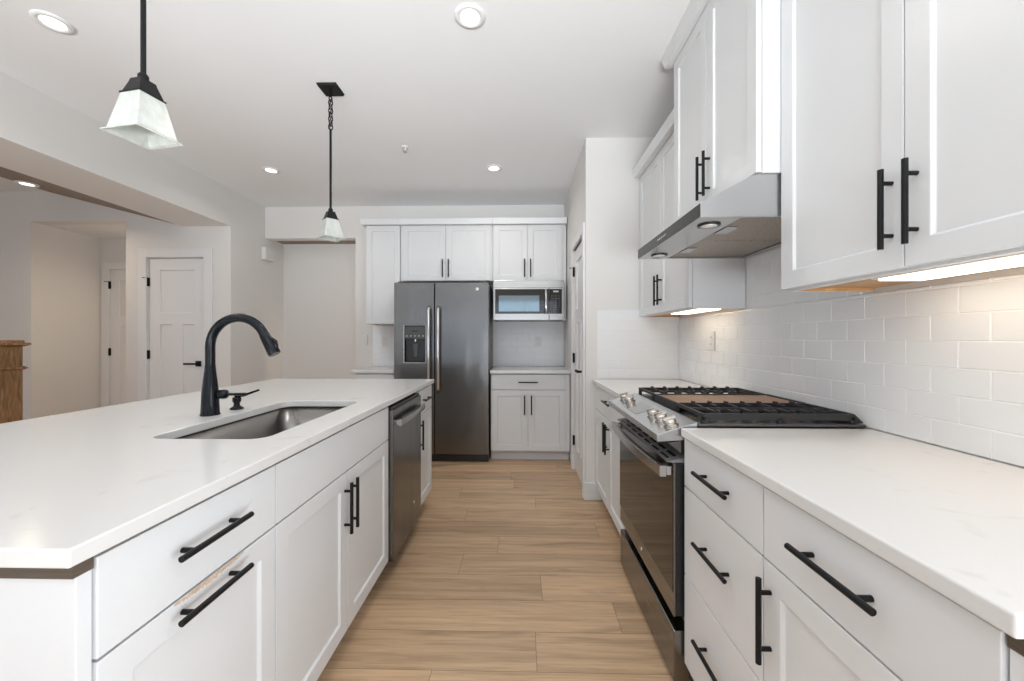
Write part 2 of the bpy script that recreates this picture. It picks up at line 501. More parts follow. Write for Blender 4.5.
# beam over the wide opening to the living room
BX = -3.466
struct(MB().box(BX, XL, Y0, YD - 0.001, BEAM_Z, ZC).build('ceiling_beam', M_WALL))
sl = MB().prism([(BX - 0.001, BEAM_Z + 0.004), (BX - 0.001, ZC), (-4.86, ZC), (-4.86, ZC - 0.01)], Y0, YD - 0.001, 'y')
struct(sl.build('ceiling_slope', M_SOFFIT_SHADE))
# wall with the white door and the hallway opening
D1L, D1R, DZ = -3.82, -3.236, 2.045
HX0, HX1, HZ = -5.055, -4.052, 2.425
wf = MB()
y0, y1 = YD, YD + 0.11
wf.box(XW, HX0, y0, y1, 0, ZC); wf.box(HX0, HX1, y0, y1, HZ, ZC)
wf.box(HX1, D1L - 0.005, y0, y1, 0, ZC); wf.box(D1L - 0.005, D1R + 0.005, y0, y1, DZ + 0.005, ZC)
wf.box(D1R + 0.005, XL - 0.1, y0, y1, 0, ZC)
struct(wf.build('wall_far', M_WALL))
YH = 4.595
struct(MB().box(HX0 - 0.1, HX0, y1, YH, 0, HZ + 0.1).build('wall_hall_left', M_WALL))
struct(MB().box(HX0 - 0.1, -3.5, YH, YH + 0.1, 0, HZ + 0.1).build('wall_hall_end', M_WALL))
struct(MB().box(HX0, -3.5, y1, YH, HZ, HZ + 0.1).build('ceiling_hall', M_CEIL))
struct(MB().box(-3.5, -3.4, y1, YH, 0, HZ + 0.1).build('wall_hall_right', M_WALL))
# wall behind the photographer, with three windows
ws = [(-2.88, -0.96), (-0.84, 1.08), (-5.8, -4.2)]
wz0, wz1 = 0.55, 2.35
low = {-2.88: 0.06, -0.84: 0.06}
wn = MB(); xs = sorted(x for w in ws for x in w); edges = [XW, *xs, XR]
for i in range(0, len(edges), 2): wn.box(edges[i], edges[i + 1], Y0 - 0.1, Y0, 0, ZC)
for a_, b_ in ws:
    wn.box(a_, b_, Y0 - 0.1, Y0, 0, low.get(a_, wz0)); wn.box(a_, b_, Y0 - 0.1, Y0, wz1, ZC)
struct(wn.build('wall_front', M_WALL))
for i, (a_, b_) in enumerate(ws):
    w = MB(); wzl = low.get(a_, wz0)
    for x in (a_, (a_ + b_) / 2 - 0.025, b_ - 0.05): w.box(x, x + 0.05, Y0 - 0.07, Y0 - 0.02, wzl, wz1)
    for z in (wzl, wz1 - 0.05): w.box(a_ + 0.05, (a_ + b_) / 2 - 0.025, Y0 - 0.069, Y0 - 0.021, z, z + 0.05); w.box((a_ + b_) / 2 + 0.025, b_ - 0.05, Y0 - 0.069, Y0 - 0.021, z, z + 0.05)
    wo = struct(w.build('window_%d' % (i + 1), M_TRIM))
    MB().box(a_ + 0.05, b_ - 0.05, Y0 - 0.05, Y0 - 0.045, wzl + 0.05, wz1 - 0.05).build('pane', M_PANE, wo)

wv = MB(); yv = [(-2.1, -0.3), (0.1, 1.9)]; ed = [Y0, *[y for w in yv for y in w], YD]  # unseen west windows, added to light the room from the left
for i in range(0, len(ed), 2): wv.box(XW - 0.1, XW, ed[i], ed[i + 1], 0, ZC)
for a_, b_ in yv:
    wv.box(XW - 0.1, XW, a_, b_, 0, wz0); wv.box(XW - 0.1, XW, a_, b_, wz1, ZC)
struct(wv.build('wall_west', M_WALL))
for i, (a_, b_) in enumerate(yv):
    w = MB()
    for y in (a_, (a_ + b_) / 2 - 0.025, b_ - 0.05): w.box(XW - 0.07, XW - 0.02, y, y + 0.05, wz0, wz1)
    for z in (wz0, wz1 - 0.05): w.box(XW - 0.069, XW - 0.021, a_ + 0.05, b_ - 0.05, z, z + 0.05)
    wo = struct(w.build('window_%d' % (i + 4), M_TRIM))  # added, unseen west window
    MB().box(XW - 0.05, XW - 0.045, a_ + 0.05, b_ - 0.05, wz0 + 0.05, wz1 - 0.05).build('pane', M_PANE, wo)  # pane of the added west window

# ------------------------------------------------------------------ doors, casings, baseboards
def T_face(x, y, facing):
    """local frame (x right, y into the wall, z up) for a surface facing a world direction"""
    rz = {'-y': 0.0, '+x': PI / 2, '-x': -PI / 2}[facing]
    return Matrix.Translation((x, y, 0)) @ Matrix.Rotation(rz, 4, 'Z')


def lever(T, x, z, sign, parent):
    h = MB(T)
    h.box(x - 0.028, x + 0.028, -0.010, 0.0, z - 0.028, z + 0.028)
    h.tube([(x, -0.010, z), (x, -0.05, z)], 0.009)
    h.box(x - 0.010 if sign > 0 else x - 0.115, x + 0.115 if sign > 0 else x + 0.010, -0.058, -0.040, z - 0.009, z + 0.009)
    return h.build('lever_handle', M_BLACK, parent, 0.002)


def craftsman(T, name, w, h, hinges, lev, lever_sign, hinge_side=0):
    st, top, lock = 0.112, 0.115, 1.365
    x0, x1 = st, w - st
    mid = w / 2
    holes = [(x0, x1, lock + 0.115, h - top), (x0, mid - 0.055, 0.22, lock), (mid + 0.055, x1, 0.22, lock)]
    d = MB(T).panel(0.0, w, 0.012, h, 0.035, holes, 0.013, 0.005).build(name, M_TRIM, None, 0.0015)
    struct(d)
    for z in hinges:
        g = MB(T)
        xx = -0.004 if hinge_side == 0 else w + 0.004
        g.tube([(xx, -0.012, z - 0.045), (xx, -0.012, z + 0.045)], 0.0075, 10)
        g.box(xx - 0.013, xx + 0.013, -0.010, 0.0, z - 0.043, z + 0.043)
        if z == hinges[0]:
            g.tube([(xx, -0.012, z + 0.04), (xx - 0.028, -0.045, z + 0.04)], 0.004, 8)
        g.build('hinge', M_BLACK, d)
    if lev: lever(T, lev[0], lev[1], lever_sign, d)
    return d


def casing(T, name, x0, x1, z1, w=0.088):
    c = MB(T)
    g = 0.006
    c.box(x0 - g - w, x0 - g, -0.018, -0.001, 0.0, z1 + g + w)
    c.box(x1 + g, x1 + g + w, -0.018, -0.001, 0.0, z1 + g + w)
    c.box(x0 - g, x1 + g, -0.018, -0.001, z1 + g, z1 + g + w)
    c.box(x0 - g, x0 - 0.003, -0.001, 0.10, 0.0, z1 + g); c.box(x1 + 0.003, x1 + g, -0.001, 0.10, 0.0, z1 + g)
    c.box(x0 - g, x1 + g, -0.001, 0.10, z1 + 0.003, z1 + g)
    return struct(c.build(name, M_TRIM, None, 0.002))


T = T_face(D1L, YD + 0.012, '-y'); w1 = D1R - D1L
craftsman(T, 'door_1', w1, 2.04, (1.80, 1.055, 0.28), (w1 - 0.065, 0.962), -1)
casing(T_face(D1L, YD, '-y'), 'trim_1', 0, w1, 2.042)
D2L = -4.925
T = T_face(D2L, YH - 0.004, '-y')
craftsman(T, 'door_2', 0.76, 2.035, (1.86, 1.06, 0.28), None, 1)
casing(T_face(D2L, YH, '-y'), 'trim_2', 0, 0.76, 2.038)
# pantry door on the aisle side: local x runs towards the photographer
T = T_face(XP + 0.010, PD1, '-x')
craftsman(T, 'door_3', PD1 - PD0, 2.03, (1.84, 1.04, 0.274), (PD1 - PD0 - 0.06, 0.955), -1)
casing(T_face(XP, PD1, '-x'), 'trim_3', 0, PD1 - PD0, 2.032, 0.07)

bb = MB()
bb.box(XP - 0.014, 0.60, YP - 0.014, YP - 0.001, 0, 0.13)
bb.box(XP - 0.014, XP - 0.001, YP - 0.001, 2.992, 0, 0.13)
struct(bb.build('baseboard_pantry', M_TRIM, None, 0.003))
bb = MB()
for x0, x1 in ((XW, HX0), (HX1, D1L - 0.098), (D1R + 0.098, XL - 0.005)): bb.box(x0, x1, YD - 0.014, YD - 0.001, 0, 0.13)
struct(bb.build('baseboard_far', M_TRIM, None, 0.003))
struct(MB().box(XL + 0.001, XL + 0.014, YD, 4.81, 0, 0.13).build('baseboard_left', M_TRIM, None, 0.003))

# ------------------------------------------------------------------ subway tile
def tiles(T, x0, x1, z0, z1, name, parent, phase=0.0, ph_z=0.0):
    """local frame: wall at y=0 facing -y"""
    g = MB(T)
    g.box(x0, x1, -0.004, -0.0005, z0, z1)
    g.cur = 1
    tw, th, j = 0.1429, 0.0722, 0.0026
    r = 0; z = z0 + ph_z
    while z < z1 - 0.004:
        zb = min(z + th, z1); zr, z = z, max(z, z0)
        x = x0 - (tw + j) * 1.5 + phase + ((tw + j) / 2 if r % 2 else 0)
        while x < x1:
            a_, b_ = max(x, x0), min(x + tw, x1)
            if b_ - a_ > 0.006:
                e = 0.0016
                o_ = [(a_, -0.004, z), (b_, -0.004, z), (b_, -0.004, zb), (a_, -0.004, zb)]
                i_ = [(a_ + e, -0.0054, z + e), (b_ - e, -0.0054, z + e), (b_ - e, -0.0054, zb - e), (a_ + e, -0.0054, zb - e)]
                tilt = random.uniform(-0.0003, 0.0003); t2 = random.uniform(-0.0002, 0.0002)
                i_ = [(p[0], p[1] + (tilt if q in (0, 3) else -tilt) + (t2 if q < 2 else -t2), p[2]) for q, p in enumerate(i_)]
                g.add(o_ + i_, [(4, 5, 6, 7), (0, 1, 5, 4), (1, 2, 6, 5), (2, 3, 7, 6), (3, 0, 4, 7)])
            x += tw + j
        z = zr + th + j; r += 1
    return struct(g.build(name, None, parent, mats=[M_GROUT, M_TILE]))


CT = 0.914
Tr = T_face(XR, YP, '-x')        # local x = YP - Y
tiles(Tr, 0.008, YP - 0.447, CT + 0.001, 1.373, 'trim_4', None, 0.1413)
tiles(Tr, YP - 2.09, YP - 1.40, 1.3745, 1.640, 'trim_5', None, 0.1273, -0.0107)
tiles(T_face(0, YP, '-y'), 0.575, XR - 0.001, CT + 0.001, 1.436, 'trim_6', None, 0.02)
Tb = T_face(0, YB, '-y')
tiles(Tb, -0.31, 0.478, 0.907, 1.60, 'trim_7', None, 0.05)
tiles(Tb, -1.70, -1.26, 0.907, 1.372, 'trim_8', None, 0.03)

# ------------------------------------------------------------------ cabinets
HANDLE_L = 0.192


def pull(T, cx, cz, orient, parent, y=0.0, L=HANDLE_L, r=0.0063, gap=0.027):
    h = MB(T); s = L * 0.33
    if orient == 'v':
        h.tube([(cx, y - gap, cz - L / 2), (cx, y - gap, cz + L / 2)], r, 14)
        for d in (-s, s): h.tube([(cx, y - gap, cz + d), (cx, y, cz + d)], r * 0.82, 12)
    else:
        h.tube([(cx - L / 2, y - gap, cz), (cx + L / 2, y - gap, cz)], r, 14)
        for d in (-s, s): h.tube([(cx + d, y - gap, cz), (cx + d, y, cz)], r * 0.82, 12)
    return h.build('handle', M_HANDLE, parent)


def front(T, kind, x0, x1, z0, z1, parent, handle=None, t=0.019):
    b = MB(T)
    if kind == 'door':
        f = 0.057
        b.panel(x0, x1, z0, z1, t, [(x0 + f, x1 - f, z0 + f, z1 - f)], 0.008, 0.005)
    else:
        b.panel(x0, x1, z0, z1, t, [])
    o = b.build('door' if kind == 'door' else 'drawer', M_CAB, parent, 0.0014)
    if handle: pull(T, handle[1], handle[2], handle[0], o)
    return o


def cabinet(name, x, y, facing, w, depth, z0, z1, fronts, label, cat='cabinet', group=None, toe=0.0,
            crown=None, under=False, stile=None, hollow=False):
    """(x,y): world position of the front-left corner on the DOOR FACE plane seen from the front"""
    rz = {'-y': 0.0, '+x': PI / 2, '-x': -PI / 2}[facing]
    root = thing(name, (x, y, z0), label, cat, group, rz)
    T = T_face(x, y, facing)
    t = 0.019 + 0.002
    c = MB(T)
    if under:
        c.box(0.0005, w - 0.0005, t, depth, z0 + 0.0145, z1)
        c.box(0.0005, 0.018, t, depth, z0, z0 + 0.0145); c.box(w - 0.018, w - 0.0005, t, depth, z0, z0 + 0.0145)
        c.box(0.018, w - 0.018, t, t + 0.019, z0, z0 + 0.0145)
    elif hollow:
        c.box(0.0005, 0.018, t, depth, z0 + toe, z1); c.box(w - 0.018, w - 0.0005, t, depth, z0 + toe, z1)
        c.box(0.018, w - 0.018, t, depth, z0 + toe, z0 + toe + 0.018); c.box(0.018, w - 0.018, t, t + 0.018, z1 - 0.16, z1)
        c.box(0.018, w - 0.018, depth - 0.012, depth, z0 + toe + 0.018, z1)
    else:
        c.box(0.0005, w - 0.0005, t, depth, z0 + toe, z1)
    c.build('carcass', M_CAB, root, 0.0012)
    if under:
        bp = MB(T).box(0.0185, w - 0.0185, t + 0.0195, depth - 0.001, z0 + 0.0105, z0 + 0.0142)
        bp.box(0.0182, 0.0195, t + 0.0195, depth - 0.001, z0 + 0.0005, z0 + 0.0104).box(w - 0.0195, w - 0.0182, t + 0.0195, depth - 0.001, z0 + 0.0005, z0 + 0.0104)
        bp.box(0.0195, w - 0.0195, t + 0.0192, t + 0.0204, z0 + 0.0005, z0 + 0.0104)
        bp.build('bottom_panel', M_MAPLE, root)['label'] = 'bare maple underside'
    if toe:
        MB(T).box(0.001, w - 0.001, 0.085, 0.10, 0.0, z0 + toe - 0.001).build('toe_kick', M_CAB, root)
    for f in fronts: front(T, f[0], f[1], f[2], f[3], f[4], root, f[5] if len(f) > 5 else None)
    if stile:
        for a_, b_ in stile: MB(T).box(a_, b_, 0.004, t - 0.0005, z0 + toe, z1 - 0.001).build('filler_strip', M_CAB, root, 0.001)
    if crown:
        h, out, ends = crown
        q = MB(T)
        x0_, x1_ = (-out if 'l' in ends else 0.0005), (w + out if 'r' in ends else w - 0.0005)
        prof = [(0.004, 0.0005), (-out + 0.012, 0.0005), (-out + 0.010, 0.010), (-out, h - 0.012), (-out, h)]
        # mitred sweep: front run plus returns along the open ends
        rows = []
        for off, z in prof:
            pts = []
            ee = -off
            xl = -ee if 'l' in ends else 0.0005
            xr_ = w + ee if 'r' in ends else w - 0.0005
            pts = [(xl, depth, z1 + z), (xl, off, z1 + z), (xr_, off, z1 + z), (xr_, depth, z1 + z)]
            rows.append(pts)
        vs = [p for r_ in rows for p in r_]
        fs = []
        for i in range(len(rows) - 1):
            for j in range(3): fs.append((i * 4 + j, i * 4 + j + 1, (i + 1) * 4 + j + 1, (i + 1) * 4 + j))
        n = len(rows) - 1
        fs.append((n * 4, n * 4 + 1, n * 4 + 2, n * 4 + 3)); fs.append((3, 2, 1, 0))
        q.add(vs, fs)
        q.build('crown_moulding', M_CAB, root, 0.0)
    return root


G = 0.0016   # half a reveal
ZB = 0.885   # underside of the stone
TOPZ = 0.869
ISL = 'cabinets built into the island'
# ---- island: doors on X=-0.664 facing +X; local x = Y - y0
XI = -0.664
def isl(y0, w, fronts, label, name='base_cabinet', toe=0.10, hollow=False):
    return cabinet(name, XI, y0, '+x', w, 0.58, 0.0, 0.8605, fronts, label, 'cabinet', ISL, toe, hollow=hollow)
w = 0.448
c1 = isl(0.598, w, [('drawer', G, w - G, 0.716, 0.877, ('h', w / 2 - 0.005, 0.805)),
                    ('door', G, w - G, 0.106, 0.711, ('h', w / 2 - 0.005, 0.684))],
         'white pull-out island cabinet with two horizontal black pulls and a chipped front edge')
w = 0.904
c2 = isl(1.047, w, [('drawer', G, w - G, 0.716, 0.877),
               ('door', G, 0.441 - G, 0.106, 0.711, ('v', 0.441 - 0.027, 0.582)),
               ('door', 0.441 + G, w - G, 0.106, 0.711, ('v', 0.441 + 0.027, 0.582))],
    'white two-door sink cabinet of the island with paired vertical black pulls', hollow=True)
w = 0.386
c3 = isl(2.514, w, [('drawer', G, w - G, 0.716, 0.877, ('h', w / 2, 0.803)),
               ('door', G, w - G, 0.106, 0.711, ('v', 0.027, 0.589))],
    'narrow white island cabinet between the dishwasher and the far island end')
# chipped paint on the top edge of the pull-out door
d1 = [o for o in c1.children if o.name.startswith('door')][0]
ch = MB()
rc = random.Random(3)
top, bot = [], []
n_c = 64
for i in range(n_c + 1):
    u = i / n_c
    yc = 0.735 + 0.190 * u
    env = math.sin(PI * min(1.0, 0.06 + u * 0.94)) ** 0.6
    top.append((XI + 0.0006, yc, 0.7108)); bot.append((XI + 0.0006, yc, 0.7108 - 0.0012 - 0.0115 * env * rc.uniform(0.45, 1.0)))
m_c = n_c + 1
back = [(p[0] - 0.0012, p[1], p[2]) for p in top + bot]
ch.add(top + bot + back, [(i, m_c + i, m_c + i + 1, i + 1) for i in range(n_c)] + [(m_c + i, 3 * m_c + i, 3 * m_c + i + 1, m_c + i + 1) for i in range(n_c)])
for i in range(26):
    yc = rc.uniform(0.75, 0.92); zc = 0.7108 - rc.uniform(0.010, 0.019); r_ = rc.uniform(0.0006, 0.0018)
    ch.add([(XI + 0.0005, yc - r_, zc), (XI + 0.0005, yc, zc - r_), (XI + 0.0005, yc + r_, zc), (XI + 0.0005, yc, zc + r_ * .8)], [(0, 1, 2, 3)])
ch.build('chipped_paint', M_CHIP, d1)['label'] = 'patch of bare wood where the paint is chipped'

# island panelling belongs to the cabinets it closes
def part(parent, name, b, mat, bevel=0.0015, label=None):
    o = b.build(name, mat, parent, bevel)
    if label: o['label'] = label
    return o
part(c1, 'end_panel', MB().box(-1.50, -0.669, 0.574, 0.5965, 0.0, 0.861), M_CAB)
part(c3, 'end_panel', MB().box(-1.50, -0.745, 2.9005, 2.920, 0.0, 0.861), M_CAB)
part(c2, 'back_panel', MB().box(-1.52, -1.501, 0.574, 2.920, 0.0, 0.861), M_CAB)


def slab(name, x0, x1, y0, y1, z0, z1, label, hole=None, r=0.06, rc_=0.008):
    b = MB()
    if not hole:
        b.box(x0, x1, y0, y1, z0, z1)
        return tag(b.build(name, M_QUARTZ, None, 0.004, 3), label, 'countertop')
    hx0, hx1, hy0, hy1 = hole
    inner = []
    for cx, cy, a0 in ((hx1 - r, hy1 - r, 0), (hx0 + r, hy1 - r, 90), (hx0 + r, hy0 + r, 180), (hx1 - r, hy0 + r, 270)):
        for k in range(9):
            t = math.radians(a0 + k * 90 / 8); inner.append((cx + r * math.cos(t), cy + r * math.sin(t)))
    outer = [(x1, y1), (x0, y1), (x0, y0), (x1, y0)]
    n = len(inner)
    V = [(p[0], p[1], z1) for p in inner] + [(p[0], p[1], z1) for p in outer] + [(p[0], p[1], z0) for p in inner] + [(p[0], p[1], z0) for p in outer]
    Fs = []
    o = n + 4
    for q in range(4):
        for k in range(8):
            i = q * 9 + k; j = i + 1
            Fs.append((i, n + q, j)); Fs.append((o + j, o + n + q, o + i))
        i = q * 9 + 8; j = ((q + 1) * 9) % n; q2 = (q + 1) % 4
        Fs.append((i, n + q, n + q2, j)); Fs.append((o + j, o + n + q2, o + n + q, o + i))
        Fs.append((n + q, o + n + q, o + n + q2, n + q2))
    for i in range(n):
        j = (i + 1) % n
        Fs.append((i, j, o + j, o + i))
    b.add(V, Fs)
    return tag(b.build(name, M_QUARTZ, None, 0.0035, 3), label, 'countertop')


SX0, SX1, SY0, SY1 = -1.155, -0.785, 1.175, 1.905
ict = slab('countertop', -1.872, -0.655, 0.553, 2.947, ZB, CT, 'large white quartz top of the island around the sink', (SX0, SX1, SY0, SY1), 0.055)

st = MB()
for x0, x1, a_, b_ in ((-1.53, -1.17, 0.568, 2.922), (-0.77, -0.686, 0.568, 1.955), (-0.77, -0.686, 2.512, 2.922), (-1.17, -0.77, 0.568, 1.16), (-1.17, -0.77, 1.92, 1.955), (-1.17, -0.77, 2.512, 2.922), (-0.686, -0.667, 0.568, 0.597)):
    st.box(x0, x1, a_, b_, 0.8615, ZB - 0.0005)
part(ict, 'subtop', st, M_PLY, 0, 'brown plywood layer under the stone')

# undermount sink
def rr(x0, x1, y0, y1, r, z, n=6):
    out = []
    for cx, cy, a0 in ((x1 - r, y1 - r, 0), (x0 + r, y1 - r, 90), (x0 + r, y0 + r, 180), (x1 - r, y0 + r, 270)):
        for k in range(n + 1):
            t = math.radians(a0 + k * 90 / n); out.append((cx + r * math.cos(t), cy + r * math.sin(t), z))
    return out


sk = thing('sink', (-0.97, 1.54, ZB - 0.22), 'stainless undermount sink bowl set in the island top', 'sink')
e = 0.005
b = MB()
rings = [rr(SX0 - .012, SX1 + .012, SY0 - .012, SY1 + .012, 0.065, ZB - 0.0025), rr(SX0 - e, SX1 + e, SY0 - e, SY1 + e, 0.06, ZB - 0.0025),
         rr(SX0 - e + .004, SX1 + e - .004, SY0 - e + .004, SY1 + e - .004, 0.06, ZB - 0.17),
         rr(SX0 + .012, SX1 - .012, SY0 + .012, SY1 - .012, 0.06, ZB - 0.20), rr(SX0 + .05, SX1 - .05, SY0 + .05, SY1 - .05, 0.04, ZB - 0.208)]
b.rings(rings, False, True)
b.build('bowl', brushed('sink steel', (0.25, 0.243, 0.232), 0.28, (4, 700, 700)), sk)
b = MB().lathe([(0.045, 0.0), (0.045, 0.003), (0.036, 0.004), (0.03, 0.001), (0.0, 0.001)], (-0.97, 1.54, ZB - 0.2075))
b.build('drain', M_CHROME, sk)

# faucet
fx, fy = -1.243, 1.54
fc = thing('faucet', (fx, fy, CT), 'black gooseneck pull-down faucet standing behind the island sink', 'faucet')
MB().lathe([(0.034, 0.0), (0.034, 0.004), (0.0315, 0.008), (0.030, 0.05), (0.0285, 0.09), (0.0235, 0.14), (0.0195, 0.175), (0.0178, 0.20)], (fx, fy, CT + 0.0005)).build('base', M_BRONZE, fc)
pts = [(fx, fy, CT + 0.19 + i * 0.02) for i in range(5)]
R_ = 0.115; cz = CT + 0.272; cx = fx + R_
for i in range(1, 19):
    t = PI - i * (PI * 0.86) / 18
    pts.append((cx + R_ * math.cos(t), fy, cz + R_ * math.sin(t) * 1.02))
MB().tube(pts, 0.0172, 18).build('spout', M_BRONZE, fc)
e1 = Vector(pts[-1]); dr = (Vector(pts[-1]) - Vector(pts[-2])).normalized()
MB().tube([e1 - dr * 0.004, e1, e1 + dr * 0.004, e1 + dr * 0.05, e1 + dr * 0.085, e1 + dr * 0.09], [0.0176, 0.0186, 0.0188, 0.0215, 0.0235, 0.021], 18).build('spray_head', M_BRONZE, fc)
side = Vector((-dr.z, 0, dr.x))
if side.x < 0: side = -side
bt = e1 + dr * 0.045 + side * 0.020
MB().tube([bt - dr * 0.018, bt + side * 0.006, bt + dr * 0.02, bt + dr * 0.03 - side * .003], [0.004, 0.008, 0.008, 0.004], 10).build('spray_button', M_BRONZE, fc)
hd = Vector((1, 0.03, 0)).normalized()
p0 = Vector((fx, fy, CT + 0.083))
MB().tube([p0 + hd * 0.024, p0 + hd * 0.034, p0 + hd * 0.040, p0 + hd * 0.046, p0 + hd * 0.052, p0 + hd * 0.064, p0 + hd * 0.068],
          [0.012, 0.012, 0.0185, 0.0165, 0.0195, 0.0175, 0.009], 16).build('handle_hub', M_BRONZE, fc)
MB().tube([p0 + hd * 0.066, p0 + hd * 0.09, p0 + hd * 0.142], [0.0065, 0.0055, 0.0068], 12).build('lever', M_BRONZE, fc)

sd = thing('soap_dispenser', (-1.232, 1.672, CT), 'small black soap dispenser beside the faucet', 'soap dispenser')
MB().lathe([(0.026, 0.0), (0.026, 0.004), (0.020, 0.009), (0.0125, 0.014), (0.0115, 0.026), (0.0165, 0.034), (0.0165, 0.046), (0.0145, 0.052), (0.0, 0.052)], (-1.232, 1.672, CT + 0.0005)).build('base', M_BRONZE, sd)
MB().tube([(-1.238, 1.672, CT + 0.058), (-1.20, 1.672, CT + 0.060), (-1.135, 1.672, CT + 0.083)], [0.0075, 0.006, 0.0045], 12).build('nozzle', M_BRONZE, sd)

# dishwasher
dw0, dw1 = 1.957, 2.510
XD = -0.643
dw = thing('dishwasher', (XD, dw0, 0), 'stainless dishwasher built into the island', 'dishwasher', None, PI / 2)
MB().box(-1.165, XD - 0.062, dw0, dw1, 0.09, 0.872).build('tub', M_GREYMET, dw)
MB().box(XD - 0.060, XD, dw0 + 0.002, dw1 - 0.002, 0.095, 0.858).build('door', M_STEEL, dw, 0.005, 3)
MB().box(XD - 0.060, XD - 0.012, dw0 + 0.004, dw1 - 0.004, 0.859, 0.871).build('control_strip', M_ENAMEL, dw)
h = MB()
zh = 0.790
hp = [(XD + 0.002, dw0 + 0.035), (XD + 0.030, dw0 + 0.045), (XD + 0.044, (dw0 + dw1) / 2), (XD + 0.030, dw1 - 0.045), (XD + 0.002, dw1 - 0.035)]
N = 24; row = []
for i in range(N + 1):
    u = i / N; y = dw0 + 0.03 + (dw1 - dw0 - 0.06) * u
    xo = XD + 0.032 + 0.010 * math.sin(PI * u)
    row.append([(xo - 0.012, y, zh - 0.017), (xo, y, zh - 0.017), (xo + 0.003, y, zh), (xo, y, zh + 0.017), (xo - 0.012, y, zh + 0.017)][::-1])
h.rings(row, smooth=False)
for y in (dw0 + 0.03, dw1 - 0.05): h.box(XD + 0.0005, XD + 0.022, y, y + 0.02, zh - 0.012, zh + 0.012)
h.build('handle', M_STEELH, dw, 0.002)
MB().lathe([(0.011, 0.0), (0.011, 0.002), (0.0, 0.002)], (XD + 0.0005, dw0 + 0.385, 0.235), 'x').build('badge', M_CHROME, dw)
MB().box(XD - 0.10, XD - 0.085, dw0 + 0.004, dw1 - 0.004, 0.0, 0.088).build('toe_kick', M_ENAMEL, dw)

# ---- right-hand base run: door face X=0.562 facing -X; local x = y_start - Y
XRB = 0.562
RB = 'base cabinets along the tiled wall'
def rbase(ystart, w, fronts, label, **kw):
    return cabinet('base_cabinet', XRB, ystart, '-x', w, XR - XRB - 0.002, 0.0, 0.8605, fronts, label, 'cabinet', RB, 0.10, **kw)
w = 0.440
rbase(1.364, w, [('drawer', G, w - G, 0.716, 0.877, ('h', w / 2 + 0.005, 0.801)),
                 ('drawer', G, w - G, 0.414, 0.711, ('h', w / 2 + 0.005, 0.580)),
                 ('drawer', G, w - G, 0.106, 0.409, ('h', w / 2 + 0.005, 0.276))],
      'white three-drawer base cabinet right beside the range')
w = 0.452
c5 = rbase(0.9225, w, [('drawer', G, w - G, 0.716, 0.877, ('h', 0.2175, 0.803)),
                  ('door', G, w - G, 0.106, 0.711, ('v', 0.0265, 0.584))],
      'white base cabinet with one drawer over one door at the near counter end')
part(c5, 'end_panel', MB().box(XRB + 0.006, XR - 0.002, 0.449, 0.4695, 0.0, 0.861), M_CAB)
w = 0.856
rbase(2.982, w, [('drawer', G, w - G, 0.700, 0.877, ('h', 0.465, 0.806)),
                 ('door', G, 0.440 - G, 0.106, 0.695, ('v', 0.440 - 0.030, 0.575)),
                 ('door', 0.440 + G, w - G, 0.106, 0.695, ('v', 0.440 + 0.030, 0.575))],
      'white two-door base cabinet between the range and the pantry wall')
rct = slab('countertop', 0.548, XR - 0.008, 0.447, 1.357, ZB, CT, 'white quartz counter on the near side of the range')
st = MB().box(0.586, XR - 0.002, 0.4695, 1.355, 0.8615, ZB - 0.0005).box(0.566, XR - 0.002, 0.4535, 0.4695, 0.8615, ZB - 0.0005)
part(rct, 'subtop', st, M_PLY, 0, 'brown plywood layer under the stone')
slab('countertop', 0.540, XR - 0.008, 2.123, YP - 0.008, ZB, CT, 'white quartz counter between the range and the pantry wall')

# ---- right-hand wall cabinets
UF = 0.893
RU = 'white wall cabinets above the tiled wall'
def rup(xf, ystart, w, z0, z1, fronts, label, crown, under):
    return cabinet('wall_cabinet', xf, ystart, '-x', w, XR - xf - 0.001, z0, z1, fronts, label, 'cabinet', RU, 0.0, crown, under)
w = 0.868
rup(UF, 1.369, w, 1.3795, 2.43,
    [('door', G, w / 2 - G, 1.387, 2.427, ('v', w / 2 - 0.030, 1.530)), ('door', w / 2 + G, w - G, 1.387, 2.427, ('v', w / 2 + 0.030, 1.530))],
    'large white wall cabinet nearest the viewer over the right counter', (0.06, 0.05, ''), True)
w = 0.733
rup(0.812, 2.104, w, 1.792, 2.68,
    [('door', G, w / 2 - G, 1.795, 2.677, ('v', w / 2 - 0.030, 1.932)), ('door', w / 2 + G, w - G, 1.795, 2.677, ('v', w / 2 + 0.030, 1.932))],
    'tall-set white wall cabinet directly above the range hood', (0.059, 0.048, 'lr'), False)
w = 0.872
rup(UF, 2.980, w, 1.3795, 2.43,
    [('door', G, w / 2 - G, 1.387, 2.427, ('v', w / 2 - 0.030, 1.530)), ('door', w / 2 + G, w - G, 1.387, 2.427, ('v', w / 2 + 0.030, 1.530))],
    'white wall cabinet between the hood and the pantry wall', (0.06, 0.05, ''), True)

# under-cabinet light bars
def led(y0, y1, label):
    r = thing('under_cabinet_light', (0.99, (y0 + y1) / 2, 1.378), label, 'light', 'light bars under the wall cabinets')
    MB().box(0.984, 1.120, y0 - 0.012, y1 + 0.012, 1.3855, 1.3896).build('housing', M_PLASTIC, r, 0.002)
    MB().box(0.994, 1.110, y0, y1, 1.3800, 1.3853).build('diffuser', M_LED, r, 0.002)
led(0.62, 1.115, 'long glowing light bar under the near wall cabinet')
led(2.20, 2.62, 'glowing light bar under the cabinet beyond the hood')

